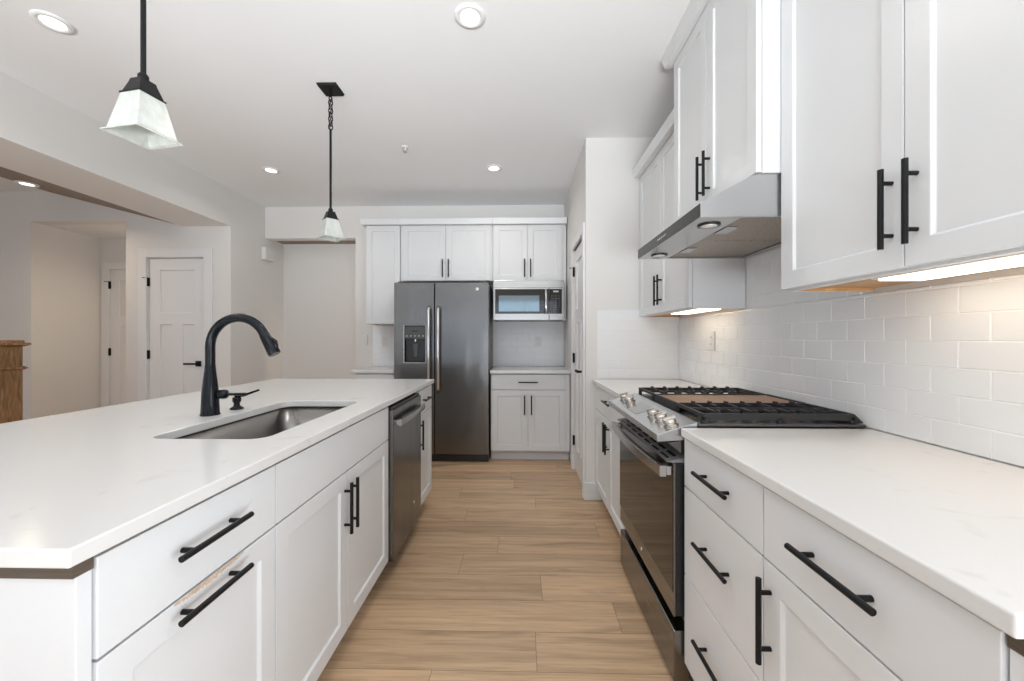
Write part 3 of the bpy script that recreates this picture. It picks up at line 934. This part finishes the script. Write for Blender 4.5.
# ---- hood
hy0, hy1 = 1.378, 2.102
HF = 0.624
hd_ = thing('range_hood', (HF, 1.74, 1.643), 'stainless slope-topped hood under the cabinet above the range', 'range hood')
b = MB()
prof = [(HF, 1.643), (HF, 1.692), (0.809, 1.7895), (XR - 0.012, 1.7895), (XR - 0.012, 1.643), (XR - 0.03, 1.643), (XR - 0.03, 1.665), (0.772, 1.665), (0.772, 1.643)]
b.prism(prof, hy0 + 0.012, hy1 - 0.012, 'y')
full = [(HF, 1.643), (HF, 1.692), (0.809, 1.7895), (XR - 0.012, 1.7895), (XR - 0.012, 1.643)]
b.prism(full, hy0, hy0 + 0.0119, 'y'); b.prism(full, hy1 - 0.0119, hy1, 'y')
b.build('canopy', M_STEELY, hd_, 0.001)
MB().box(HF - 0.0018, HF - 0.0002, hy0 + 0.001, hy1 - 0.001, 1.645, 1.690).build('front_lip', brushed('dark steel lip', (0.085, 0.084, 0.08), 0.3, (700, 4, 700)), hd_)['label'] = 'dark steel control lip'
ym = (hy0 + hy1) / 2
for a_, b_ in ((hy0 + 0.016, ym - 0.004), (ym + 0.004, hy1 - 0.016)):
    f = MB().box(0.778, XR - 0.036, a_, b_, 1.650, 1.660).build('filter', M_FILTER, hd_, 0.002)
    m_ = (a_ + b_) / 2
    MB().box(0.784, 0.834, m_ - 0.045, m_ + 0.045, 1.6440, 1.6498).build('latch', M_STEELY, f, 0.001)
for y in (hy0 + 0.10, hy1 - 0.10):
    l = MB().lathe([(0.0, 0.0), (0.040, 0.0), (0.040, -0.004), (0.030, -0.0045)], (0.700, y, 1.6428))
    o = l.build('lamp_ring', M_ENAMEL, hd_)
    MB().lathe([(0.029, -0.0045), (0.029, -0.008), (0.0, -0.009)], (0.700, y, 1.6428)).build('lamp_glass', M_HOODLAMP, o)
for i in range(5):
    MB().box(HF - 0.0032, HF - 0.0019, 1.70 + i * 0.022, 1.710 + i * 0.022, 1.663, 1.671).build('button', M_CHROME, hd_)

# ------------------------------------------------------------------ range
ry0, ry1 = 1.372, 2.114
rg = thing('range', (0.85, 1.743, 0), 'stainless gas range with black glass oven door and cast-iron grates', 'range')
MB().box(0.590, XR - 0.012, ry0, ry1, 0.03, 0.905).build('body', M_GREYMET, rg, 0.002)
for y in (ry0 + 0.04, ry1 - 0.08):
    MB().lathe([(0.02, 0.0), (0.02, 0.029)], (0.66, y + 0.02, 0.0005)).build('foot', M_ENAMEL, rg)
XO = 0.531
MB().box(XO, 0.588, ry0 + 0.004, ry1 - 0.004, 0.022, 0.203).build('storage_drawer', M_STEELSLATE, rg, 0.004)
od = MB().box(XO + 0.0062, 0.588, ry0 + 0.004, ry1 - 0.004, 0.252, 0.785).build('oven_door', M_ENAMEL, rg, 0.003)
MB().box(XO, XO + 0.006, ry0 + 0.003, ry1 - 0.003, 0.252, 0.785).build('front_sheet', brushed('door steel', (0.30, 0.29, 0.275), 0.28, (700, 4, 700)), od, 0.002)['label'] = 'slate steel face of the door'
MB().box(XO - 0.003, XO - 0.0003, ry0 + 0.006, ry1 - 0.006, 0.335, 0.783).build('window', M_BGLASS, od, 0.001)
MB().lathe([(0.010, 0.0), (0.010, -0.002), (0.0, -0.002)], (XO - 0.0004, 1.743, 0.293), 'x').build('badge', M_CHROME, od)
# slotted vent along the top of the door
vt = MB().prism([(XO, 0.786), (0.580, 0.786), (0.580, 0.803), (0.510, 0.789)], ry0 + 0.01, ry1 - 0.01, 'y').build('vent', pbr('grey vent strip', (0.30, 0.30, 0.30), 0.35, 0.2), od)
vs_ = MB()
for i in range(7):
    a_ = ry0 + 0.045 + i * 0.096
    for xa, xb in ((0.522, 0.532), (0.546, 0.558)):
        za = 0.789 + (xa - 0.510) * 0.2; zb = 0.789 + (xb - 0.510) * 0.2
        vs_.add([(xa, a_, za + .0008), (xb, a_, zb + .0008), (xb, a_ + 0.076, zb + .0008), (xa, a_ + 0.076, za + .0008)], [(0, 1, 2, 3)])
vs_.build('slots', M_ENAMEL, vt)
hb = MB(); row = []
for i in range(25):
    u = i / 24; y = ry0 + 0.008 + (ry1 - ry0 - 0.016) * u
    xo = 0.484 - 0.016 * math.sin(PI * u)
    row.append([(xo, y, 0.738), (xo + 0.022, y, 0.738), (xo + 0.022, y, 0.776), (xo, y, 0.776)])
hb.rings(row, smooth=False)
for y in (ry0 + 0.008, ry1 - 0.038): hb.box(0.5065, XO - 0.0035, y, y + 0.03, 0.742, 0.774)
hb.build('handle', M_STEELY, od, 0.004)
# black band above the door and control panel
MB().prism([(0.588, 0.815), (0.560, 0.818), (0.510, 0.858), (0.588, 0.866)], ry0 + 0.004, ry1 - 0.004, 'y').build('upper_trim', M_DARKST, rg)
cp = MB().prism([(0.472, 0.861), (0.470, 0.886), (0.612, 0.930), (0.612, 0.905), (0.5895, 0.9058), (0.5885, 0.868)], ry0 - 0.0, ry1, 'y').build('control_panel', M_STEELY, rg, 0.002)
sl_ = (0.930 - 0.886) / (0.612 - 0.470)
nrm = Vector((-sl_, 0, 1)).normalized()
dp = MB()
def onp(x, y, d=0.0): return Vector((x, y, 0.886 + (x - 0.470) * sl_)) + nrm * d
dp.add([onp(0.495, 1.70, .001), onp(0.575, 1.70, .001), onp(0.575, 1.885, .001), onp(0.495, 1.885, .001), onp(0.495, 1.70, -.002), onp(0.575, 1.70, -.002), onp(0.575, 1.885, -.002), onp(0.495, 1.885, -.002)],
       [(0, 1, 2, 3), (0, 4, 5, 1), (1, 5, 6, 2), (2, 6, 7, 3), (3, 7, 4, 0)])
dp.build('display', brushed('grey display', (0.42, 0.42, 0.42), 0.15, (3, 3, 3)), cp)
for y in (1.425, 1.515, 1.605, 1.955, 2.045):
    c0 = onp(0.540, y)
    k = MB().tube([c0 + nrm * 0.0005, c0 + nrm * 0.006], 0.027, 20)
    k.tube([c0 + nrm * 0.006, c0 + nrm * 0.009, c0 + nrm * 0.020, c0 + nrm * 0.023], [0.020, 0.0225, 0.0215, 0.019], 20)
    ax = Vector((0, 1, 0)); bx_ = nrm.cross(ax)
    q = c0 + nrm * 0.023
    vv = []
    for h_ in (0.0, 0.009):
        for s1, s2 in ((-1, -1), (1, -1), (1, 1), (-1, 1)): vv.append(q + nrm * h_ + ax * (0.0065 * s1) + bx_ * (0.022 * s2))
    k.add(vv, [(4, 5, 6, 7), (0, 1, 5, 4), (1, 2, 6, 5), (2, 3, 7, 6), (3, 0, 4, 7)])
    k.build('knob', M_KNOB, cp)
MB().box(0.6135, XR - 0.012, ry0 - 0.006, ry1 + 0.002, CT + 0.0012, 0.925).build('cooktop', M_GREYMET, rg, 0.003)


MB().box(0.624, XR - 0.030, ry0 + 0.010, ry1 - 0.014, 0.9248, 0.9254).build('burner_tray', M_ENAMEL, rg)


def grate(y0, y1, name='grate'):
    g = MB(); x0, x1, z0, z1, bw = 0.628, 1.150, 0.948, 0.960, 0.009
    for y in (y0, y1 - bw): g.box(x0, x1, y, y + bw, 0.937, z1 - 0.001)
    for x in (x0, x1 - bw): g.box(x, x + bw, y0 + bw, y1 - bw, z0, z1)
    ymid = (y0 + y1) / 2
    g.box(x0 + bw, x1 - bw, ymid - 0.004, ymid + 0.004, z0, z1 - 0.001)
    n = 8
    for i in range(1, n):
        xc = x0 + (x1 - x0) * i / n
        L = (y1 - y0) * (0.42 if i % 2 else 0.33)
        for s_, ye in ((1, y0), (-1, y1)):
            ya, yb_ = ye + s_ * bw, ye + s_ * L
            g.box(xc - 0.0042, xc + 0.0042, ya, yb_, z0 + 0.001, z1 + 0.001)
            g.box(xc - 0.0042, xc + 0.0042, ye + s_ * 0.010, ye + s_ * 0.034, z1 + 0.001, z1 + 0.008)
    for x in (x0, (x0 + x1) / 2, x1 - 0.014):
        for y in (y0, y1 - 0.014): g.box(x, x + 0.014, y, y + 0.014, 0.9255, z0)
    g.prism([(x1, 0.928), (x1, 0.958), (x1 + 0.028, 0.930), (x1 + 0.028, 0.928)], y0, y1, 'y')
    return g.build(name, M_CAST, rg, 0.0015)


g3 = (ry1 - ry0) / 3
grate(ry0 + 0.004, ry0 + g3 - 0.002); grate(ry0 + 2 * g3 + 0.002, ry1 - 0.004)
gp = MB(); a_, b_ = ry0 + g3, ry0 + 2 * g3
gp.box(0.640, 1.145, a_ + 0.004, b_ - 0.004, 0.944, 0.955)
gp.build('griddle', M_GRID, rg, 0.003)['label'] = 'flat brown griddle plate'
for xa, xb in ((0.628, 0.639), (1.146, 1.157)): MB().box(xa, xb, a_ + 0.001, b_ - 0.001, 0.9255, 0.960).build('griddle_support', M_CAST, rg, 0.002)
for cx_, cy_, r_ in ((0.76, ry0 + g3 * .5, 0.038), (1.02, ry0 + g3 * .5, 0.046), (0.76, ry1 - g3 * .5, 0.046), (1.02, ry1 - g3 * .5, 0.034)):
    bo = MB().lathe([(r_, 0.0), (r_, 0.004), (r_ * .82, 0.005)], (cx_, cy_, 0.9255)).build('burner', M_BRASS, rg)
    MB().lathe([(r_ * .8, 0.005), (r_ * .8, 0.009), (0.0, 0.0095)], (cx_, cy_, 0.9255)).build('burner_cap', M_CAST, bo)

# ------------------------------------------------------------------ refrigerator
FX0, FX1, FY, FM = -1.254, -0.316, 3.842, -0.852
rf = thing('refrigerator', ((FX0 + FX1) / 2, 4.1, 0), 'stainless side-by-side refrigerator with a water dispenser', 'refrigerator')
MB().box(FX0 + 0.004, FX1 - 0.004, FY + 0.066, YB - 0.02, 0.02, 1.772).build('cabinet_body', M_GREYMET, rf, 0.003)
MB().box(FX0 + 0.004, FX1 - 0.004, FY + 0.022, FY + 0.064, 0.006, 0.070).build('base_grille', M_ENAMEL, rf, 0.003)
dl = MB()
dx0, dx1, dz0, dz1 = -1.150, -0.940, 0.985, 1.342
# freezer door with the dispenser opening cut out
g = 0.004
A0, A1, B0, B1 = FX0, FM - g, 0.078, 1.772
for x0, x1, z0, z1 in ((A0, dx0, B0, B1), (dx1, A1, B0, B1), (dx0, dx1, B0, dz0), (dx0, dx1, dz1, B1)):
    pass
TT = Matrix.Translation((0, FY, 0))
dl.T = TT
dl.panel(A0, A1, B0, B1, 0.062, [(dx0, dx1, dz0, dz1)], 0.045, 0.001)
fd = dl.build('door', M_STEEL, rf, 0.005, 3)
dis = MB().box(dx0 + 0.003, dx1 - 0.003, FY - 0.004, FY + 0.010, 1.215, dz1 - 0.003)
dis.box(dx0 + 0.003, dx1 - 0.003, FY + 0.034, FY + 0.0435, dz0 + 0.004, 1.2145)
dis.box(dx0 + 0.003, dx1 - 0.003, FY + 0.0005, FY + 0.0335, dz0 + 0.004, dz0 + 0.012)
do = dis.build('dispenser', M_ENAMEL, fd, 0.002)
MB().box(dx0 + 0.006, dx1 - 0.006, FY - 0.0048, FY - 0.0042, 1.218, dz1 - 0.006).build('control_face', pbr('olive grey panel', (0.075, 0.078, 0.068), 0.3), do)
MB().box(-1.075, -1.015, FY - 0.006, FY - 0.0049, 1.285, 1.300).build('display', M_DISPLAY, do)
for i in range(5): MB().lathe([(0.008, 0), (0.008, -0.002), (0, -0.002)], (-1.125 + i * 0.040, FY - 0.005, 1.245), 'y').build('button', M_INK, do)
MB().tube([(-1.045, FY + 0.02, 1.213), (-1.045, FY + 0.02, 1.19)], 0.011).build('spout', M_CHROME, do)
MB().prism([(-1.07, 1.17), (-1.02, 1.17), (-1.03, 1.04), (-1.06, 1.04)], FY + 0.024, FY + 0.030, 'y').build('paddle', M_GREYMET, do, 0.002)
fr_ = MB()
for x0, x1, z0, z1 in ((dx0 - 0.010, dx0 - 0.0, dz0 - 0.010, dz1 + 0.010), (dx1, dx1 + 0.010, dz0 - 0.010, dz1 + 0.010), (dx0, dx1, dz0 - 0.010, dz0)):
    fr_.box(x0, x1, FY - 0.004, FY - 0.0004, z0, z1)
fr_.build('surround', M_STEELH, fd, 0.0015)
rd = MB(); rd.T = TT
rd.panel(FM + g, FX1, B0, B1, 0.062, [])
rdo = rd.build('door', M_STEEL, rf, 0.005, 3)
MB().lathe([(0.016, 0), (0.016, -0.003), (0.013, -0.0035), (0.0, -0.0035)], (-0.430, FY - 0.0004, 1.706), 'y').build('badge', M_CHROME, rdo)
for x, par in ((FM - 0.047, fd), (FM + 0.047, rdo)):
    h = MB()
    h.tube([(x, FY - 0.005, 0.72), (x, FY - 0.040, 0.70), (x, FY - 0.052, 0.74), (x, FY - 0.055, 1.115), (x, FY - 0.052, 1.49), (x, FY - 0.040, 1.53), (x, FY - 0.005, 1.51)], [0.010, 0.0135, 0.014, 0.014, 0.014, 0.0135, 0.010], 14)
    h.build('handle', M_CHROME, par)
for x in (FX0 + 0.03, FX1 - 0.09): MB().box(x, x + 0.06, FY + 0.03, FY + 0.075, 1.7725, 1.786).build('hinge_cover', M_GREYMET, rf, 0.003)

# ------------------------------------------------------------------ back-wall cabinets
BF = 4.165
BK = 'white wall cabinets on the back wall'
def bup(x0, x1, z0, z1, fronts, label, crown, under):
    return cabinet('wall_cabinet', x0, BF, '-y', x1 - x0, YB - BF - 0.008, z0, z1, fronts, label, 'cabinet', BK, 0.0, crown, under)
w = 0.366
bup(-1.660, -1.294, 1.375, 2.43, [('door', G, w - G, 1.378, 2.427)], 'narrow single-door white wall cabinet left of the refrigerator', (0.065, 0.05, 'l'), True)
w = 0.990
bup(-1.293, -0.303, 1.835, 2.43, [('door', 0.025, 0.490 - G, 1.838, 2.427, ('v', 0.490 - 0.032, 1.966)), ('door', 0.490 + G, w - 0.020, 1.838, 2.427, ('v', 0.490 + 0.032, 1.966))],
    'white two-door cabinet above the refrigerator', (0.065, 0.05, ''), False)
w = 0.784
bup(-0.302, 0.482, 1.835, 2.43, [('door', 0.010, 0.371 - G, 1.838, 2.427, ('v', 0.371 - 0.032, 1.966)), ('door', 0.371 + G, 0.735, 1.838, 2.427, ('v', 0.371 + 0.032, 1.966))],
    'white two-door cabinet above the microwave', (0.065, 0.05, ''), False)
# narrow filler between microwave and pantry wall hangs from that cabinet
mwc = [o for o in COL.objects if o.get('label') == 'white two-door cabinet above the microwave'][0]
MB().box(0.4535, 0.481, BF + 0.021, YB - 0.009, 1.412, 1.834).build('filler_panel', M_CAB, mwc, 0.001)

# microwave
MX0, MX1, MY = -0.290, 0.448, 4.09
mw = thing('microwave', ((MX0 + MX1) / 2, 4.25, 1.41), 'stainless over-the-counter microwave with black glass door', 'microwave')
MB().box(MX0 + 0.002, MX1 - 0.002, MY + 0.031, YB - 0.009, 1.412, 1.830).build('body', M_GREYMET, mw, 0.002)
MB().box(MX0, MX1, MY + 0.006, MY + 0.030, 1.752, 1.828).build('vent_grille', M_STEELH, mw, 0.002)
mdx = 0.290
md = MB(); md.T = Matrix.Translation((0, MY, 0))
md.panel(MX0, mdx, 1.412, 1.750, 0.030, [])
mdo = md.build('door', M_STEELH, mw, 0.003)
MB().box(MX0 + 0.020, mdx - 0.002, MY - 0.0025, MY - 0.0003, 1.478, 1.735).build('door_glass', M_BGLASS, mdo, 0.002)
M_MWIN = pbr('microwave window', (0.26, 0.34, 0.38), 0.06, 0.75, 0.8)  # bluish window reflection is put into this glass colour
MB().box(MX0 + 0.058, 0.190, MY - 0.0038, MY - 0.0027, 1.502, 1.668).build('window', M_MWIN, mdo)
h = MB(); xh = 0.258
h.tube([(xh, MY - 0.003, 1.505), (xh, MY - 0.036, 1.490), (xh, MY - 0.042, 1.52), (xh, MY - 0.042, 1.69), (xh, MY - 0.036, 1.725), (xh, MY - 0.003, 1.71)], [0.010, 0.012, 0.0125, 0.0125, 0.012, 0.010], 14)
h.build('handle', M_CHROME, mdo)
ctl = MB(); ctl.T = Matrix.Translation((0, MY, 0)); ctl.panel(mdx + 0.003, MX1, 1.412, 1.750, 0.030, [])
co = ctl.build('control_panel', M_STEELH, mw, 0.003)
MB().box(mdx + 0.006, MX1 - 0.022, MY - 0.0025, MY - 0.0003, 1.478, 1.735).build('keypad', M_BGLASS, co, 0.002)
kb = MB()
for r_ in range(8):
    for c_ in range(3):
        x = mdx + 0.025 + c_ * 0.036; z = 1.490 + r_ * 0.024
        kb.box(x, x + 0.020, MY - 0.0032, MY - 0.0026, z, z + 0.009)
kb.build('key_print', pbr('key print', (0.07, 0.07, 0.075), 0.4), co)
MB().box(mdx + 0.045, mdx + 0.100, MY - 0.0033, MY - 0.0026, 1.702, 1.718).build('clock_display', M_INK, co)

# base cabinets and counters at the back
BB = 3.885
def bbase(x0, x1, fronts, label, stile=None):
    return cabinet('base_cabinet', x0, BB, '-y', x1 - x0, YB - BB - 0.008, 0.0, 0.868, fronts, label, 'cabinet', 'base cabinets on the back wall', 0.10, None, False, stile)
w = 0.784
bbase(-0.302, 0.482, [('drawer', 0.008, 0.742, 0.714, 0.862, ('h', 0.372, 0.788)),
                      ('door', 0.008, 0.371 - G, 0.106, 0.708, ('v', 0.371 - 0.034, 0.563)),
                      ('door', 0.371 + G, 0.742, 0.106, 0.708, ('v', 0.371 + 0.034, 0.563))],
      'white base cabinet under the microwave counter', stile=[(0.7435, 0.7832)])
w = 0.40
bbase(-1.668, -1.268, [('drawer', G, w - G, 0.714, 0.862), ('door', G, w - G, 0.106, 0.708, ('v', w - 0.035, 0.563))],
      'narrow white base cabinet left of the refrigerator')
slab('countertop', -0.306, XP - 0.003, BB - 0.028, YB - 0.008, 0.874, 0.905, 'white quartz counter under the microwave')
slab('countertop', -1.700, -1.262, BB - 0.028, YB - 0.008, 0.874, 0.905, 'small white quartz counter left of the refrigerator')

# ------------------------------------------------------------------ outlets, switch, chime
def plate(T, x, z, label, kind, y=-0.0075):
    r = tag(MB(T).box(x - 0.036, x + 0.036, y - 0.006, y, z - 0.058, z + 0.058).build('wall_plate', M_PLASTIC, None, 0.002), label, kind)
    if kind == 'outlet':
        for d in (-0.022, 0.022):
            q = MB(T).box(x - 0.016, x + 0.016, y - 0.0078, y - 0.0061, z + d - 0.014, z + d + 0.014).build('socket', M_PLASTIC, r, 0.001)
            sq = MB(T)
            for e_ in (-0.006, 0.006): sq.box(x + e_ - 0.0012, x + e_ + 0.0012, y - 0.0082, y - 0.0079, z + d - 0.004, z + d + 0.006)
            sq.build('slot', M_SHADOW, q)
    else:
        MB(T).box(x - 0.016, x + 0.016, y - 0.010, y - 0.0061, z - 0.032, z + 0.032).build('rocker', M_PLASTIC, r, 0.001)
    return r
plate(Tb, 0.193, 1.180, 'white outlet on the tile below the microwave', 'outlet')
plate(Tb, -1.565, 1.180, 'white outlet on the small tiled patch left of the refrigerator', 'outlet')
plate(Tb, -1.80, 1.205, 'white light switch on the painted wall beside the opening', 'light switch', -0.0008)
plate(Tr, YP - 2.46, 1.205, 'white outlet on the tile beyond the range', 'outlet')
cm = thing('door_chime', (XL, 4.50, 2.19), 'small white box high on the wall left of the opening', 'door chime')
MB().box(XL + 0.001, XL + 0.055, 4.40, 4.56, 2.125, 2.265).build('cover', M_PLASTIC, cm, 0.006, 3)
MB().box(XL + 0.0555, XL + 0.057, 4.42, 4.54, 2.14, 2.146).build('vent_slot', M_PLASTIC, cm)

# ------------------------------------------------------------------ lights on the ceiling
def can(x, y, label, power=9, z=ZC, tilt=None, r=0.072, col=(1.0, 0.95, 0.88)):
    o = thing('recessed_light', (x, y, z), label, 'ceiling light', 'round recessed ceiling lights')
    MB().lathe([(r * 0.62, -0.003), (r * 0.72, -0.010), (r, -0.006), (r * 1.02, -0.0005)], (x, y, z)).build('trim_ring', M_TRIM, o)
    MB().lathe([(0.0, -0.0045), (r * 0.60, -0.0045), (r * 0.62, -0.0025), (0.0, -0.0022)], (x, y, z)).build('lens', M_LENS, o)
    if tilt: o.rotation_euler = (0, tilt, 0)
    l = area('lamp', (0, 0, -0.02), (0, 0, 0), r * 1.3, r * 1.3, power, col, 'DISK', math.radians(150))
    l.parent = o
    return o
CANP = 2.2
can(-2.247, 1.831, 'round recessed light above the near pendant, beside the beam', CANP)
can(-2.255, 3.487, 'round recessed light near the left wall corner of the kitchen', CANP)
can(-0.241, 1.843, 'round recessed light over the aisle at the photo top edge', 3.0)
can(-0.241, 3.490, 'round recessed light over the aisle before the refrigerator', 3.0)
for x in (-2.25, -0.24):  # lamps out of view, added for more even light
    can(x, 0.2, 'added unseen recessed light over the near end of the ' + ('island' if x < -1 else 'right counter'), 1.0)
WARM = (1.0, 0.80, 0.60)
ang = math.atan2(ZC - BEAM_Z, 4.86 + BX)
can(-4.26, 3.284, 'round recessed light on the sloped soffit over the stairs', 4, BEAM_Z + 0.004 + (4.26 - 0.074 + BX) * 0.2583, None, col=WARM)
can(-0.9, 4.70, 'unseen round recessed light in the hallway behind the back wall', 9, 2.395, col=WARM)  # lamp out of view, put in for the warm light of the recess
can(-3.8, 4.30, 'added unseen recessed light in the small hall by the doors', 3, HZ, col=WARM)  # added lamp, hidden behind the header to brighten the hall
can(-5.6, 1.2, 'round recessed light in the living room ceiling', 3, col=WARM)
can(-5.6, -1.6, 'round recessed light in the living room by the windows', 3, col=WARM)

sp = thing('sprinkler_head', (-0.92, 3.09, ZC), 'small fire sprinkler head on the ceiling', 'sprinkler')
MB().lathe([(0.030, -0.0005), (0.028, -0.006), (0.012, -0.008), (0.0, -0.008)], (-0.92, 3.09, ZC)).build('escutcheon', M_TRIM, sp)
MB().lathe([(0.007, -0.0085), (0.007, -0.022), (0.004, -0.024), (0.004, -0.034), (0.016, -0.035), (0.016, -0.037), (0.0, -0.037)], (-0.92, 3.09, ZC), n=12).build('nozzle', M_CHROME, sp)


def pendant(x, y, rot, label, dz=0.0):
    p = thing('pendant_light', (x, y, ZC), label, 'pendant light', 'pendants over the island')
    MB().frustum((x, y), 0.054, ZC - 0.014, 0.060, ZC - 0.0006, 0).build('canopy', M_BLACK, p, 0.002)
    MB().tube([(x, y, ZC - 0.0145), (x, y, ZC - 0.05)], 0.008).build('canopy_loop', M_BLACK, p)
    # chain links
    z = ZC - 0.044; n = 8; step = 0.0245
    for i in range(n):
        c = MB(); pts = []
        for k in range(17):
            t = 2 * PI * k / 16
            u, v = 0.0105 * math.cos(t), 0.0190 * math.sin(t)
            zc = z - 0.018 - i * step
            pts.append((x + (u if i % 2 else u * 0.4), y + (u * 0.4 if i % 2 else u), zc + v))
        c.tube(pts, 0.0034, 8, False); c.build('chain_link', M_BLACK, p)
    cd = [(x + 0.005 * math.sin(k * 1.1), y + 0.005 * math.cos(k * 1.1), ZC - 0.045 - k * 0.0125) for k in range(18)]
    MB().tube(cd, 0.0022, 6).build('cord', M_BLACK, p)
    zr = z - n * step - 0.008
    MB().tube([(x, y, zr), (x, y, 1.985 + dz)], 0.0068, 12).build('rod', M_BLACK, p)
    MB().lathe([(0.0085, 0.0), (0.013, 0.003), (0.013, 0.016), (0.009, 0.022)], (x, y, 1.966 + dz)).build('knuckle', M_BLACK, p)
    cap = MB().frustum((x, y), 0.0365, 1.918 + dz, 0.0365, 1.9215 + dz, rot)
    cap.frustum((x, y), 0.033, 1.9215 + dz, 0.022, 1.957 + dz, rot); cap.frustum((x, y), 0.022, 1.957 + dz, 0.020, 1.966 + dz, rot)
    cap.build('cap', M_BLACK, p, 0.001)
    s = MB()
    def sq(h, z):
        return [(x + h * 2 ** .5 * math.cos(rot + PI / 4 + k * PI / 2), y + h * 2 ** .5 * math.sin(rot + PI / 4 + k * PI / 2), z + dz) for k in range(4)]
    out = [sq(0.0345, 1.9175), sq(0.037, 1.905), sq(0.044, 1.868), sq(0.0515, 1.828), sq(0.0545, 1.812), sq(0.0635, 1.806), sq(0.0635, 1.802), sq(0.0525, 1.806), sq(0.0485, 1.826), sq(0.041, 1.867), sq(0.033, 1.905), sq(0.031, 1.915)]
    s.rings(out, False, False, False)
    s.build('shade', M_SHADE, p, 0.0015)
    MB().lathe([(0.0, -0.06), (0.012, -0.055), (0.017, -0.040), (0.013, -0.020), (0.011, 0.0)], (x, y, 1.915 + dz), n=16).build('bulb', pbr('frosted bulb', (0.9, 0.9, 0.88), 0.4), p)
    return p


pendant(-1.096, 1.113, math.radians(-10), 'white glass pendant nearest the viewer over the island sink')
pendant(-1.158, 2.359, math.radians(47), 'white glass pendant on a chain over the far island end', 0.024)

# ------------------------------------------------------------------ newel post by the stairs
nx, ny = -4.49, 3.30
nw = thing('newel_post', (nx, ny, 0), 'square oak newel post with a stepped cap by the stairs', 'newel post')
MB().box(nx - 0.075, nx + 0.075, ny - 0.075, ny + 0.075, 0.0, 1.150).build('post', M_OAK, nw, 0.003)
c = MB(); c.frustum((nx, ny), 0.083, 0.945, 0.099, 0.958); c.frustum((nx, ny), 0.099, 0.958, 0.083, 0.975)
c.build('collar', M_OAK, nw, 0.002)
c = MB(); c.frustum((nx, ny), 0.082, 1.1505, 0.112, 1.166); c.frustum((nx, ny), 0.112, 1.166, 0.108, 1.182); c.frustum((nx, ny), 0.086, 1.182, 0.080, 1.205)
c.build('cap', M_OAK, nw, 0.003)
MB().box(nx - 0.087, nx + 0.087, ny - 0.087, ny + 0.087, 0.0, 0.16).build('plinth', M_OAK, nw, 0.003)
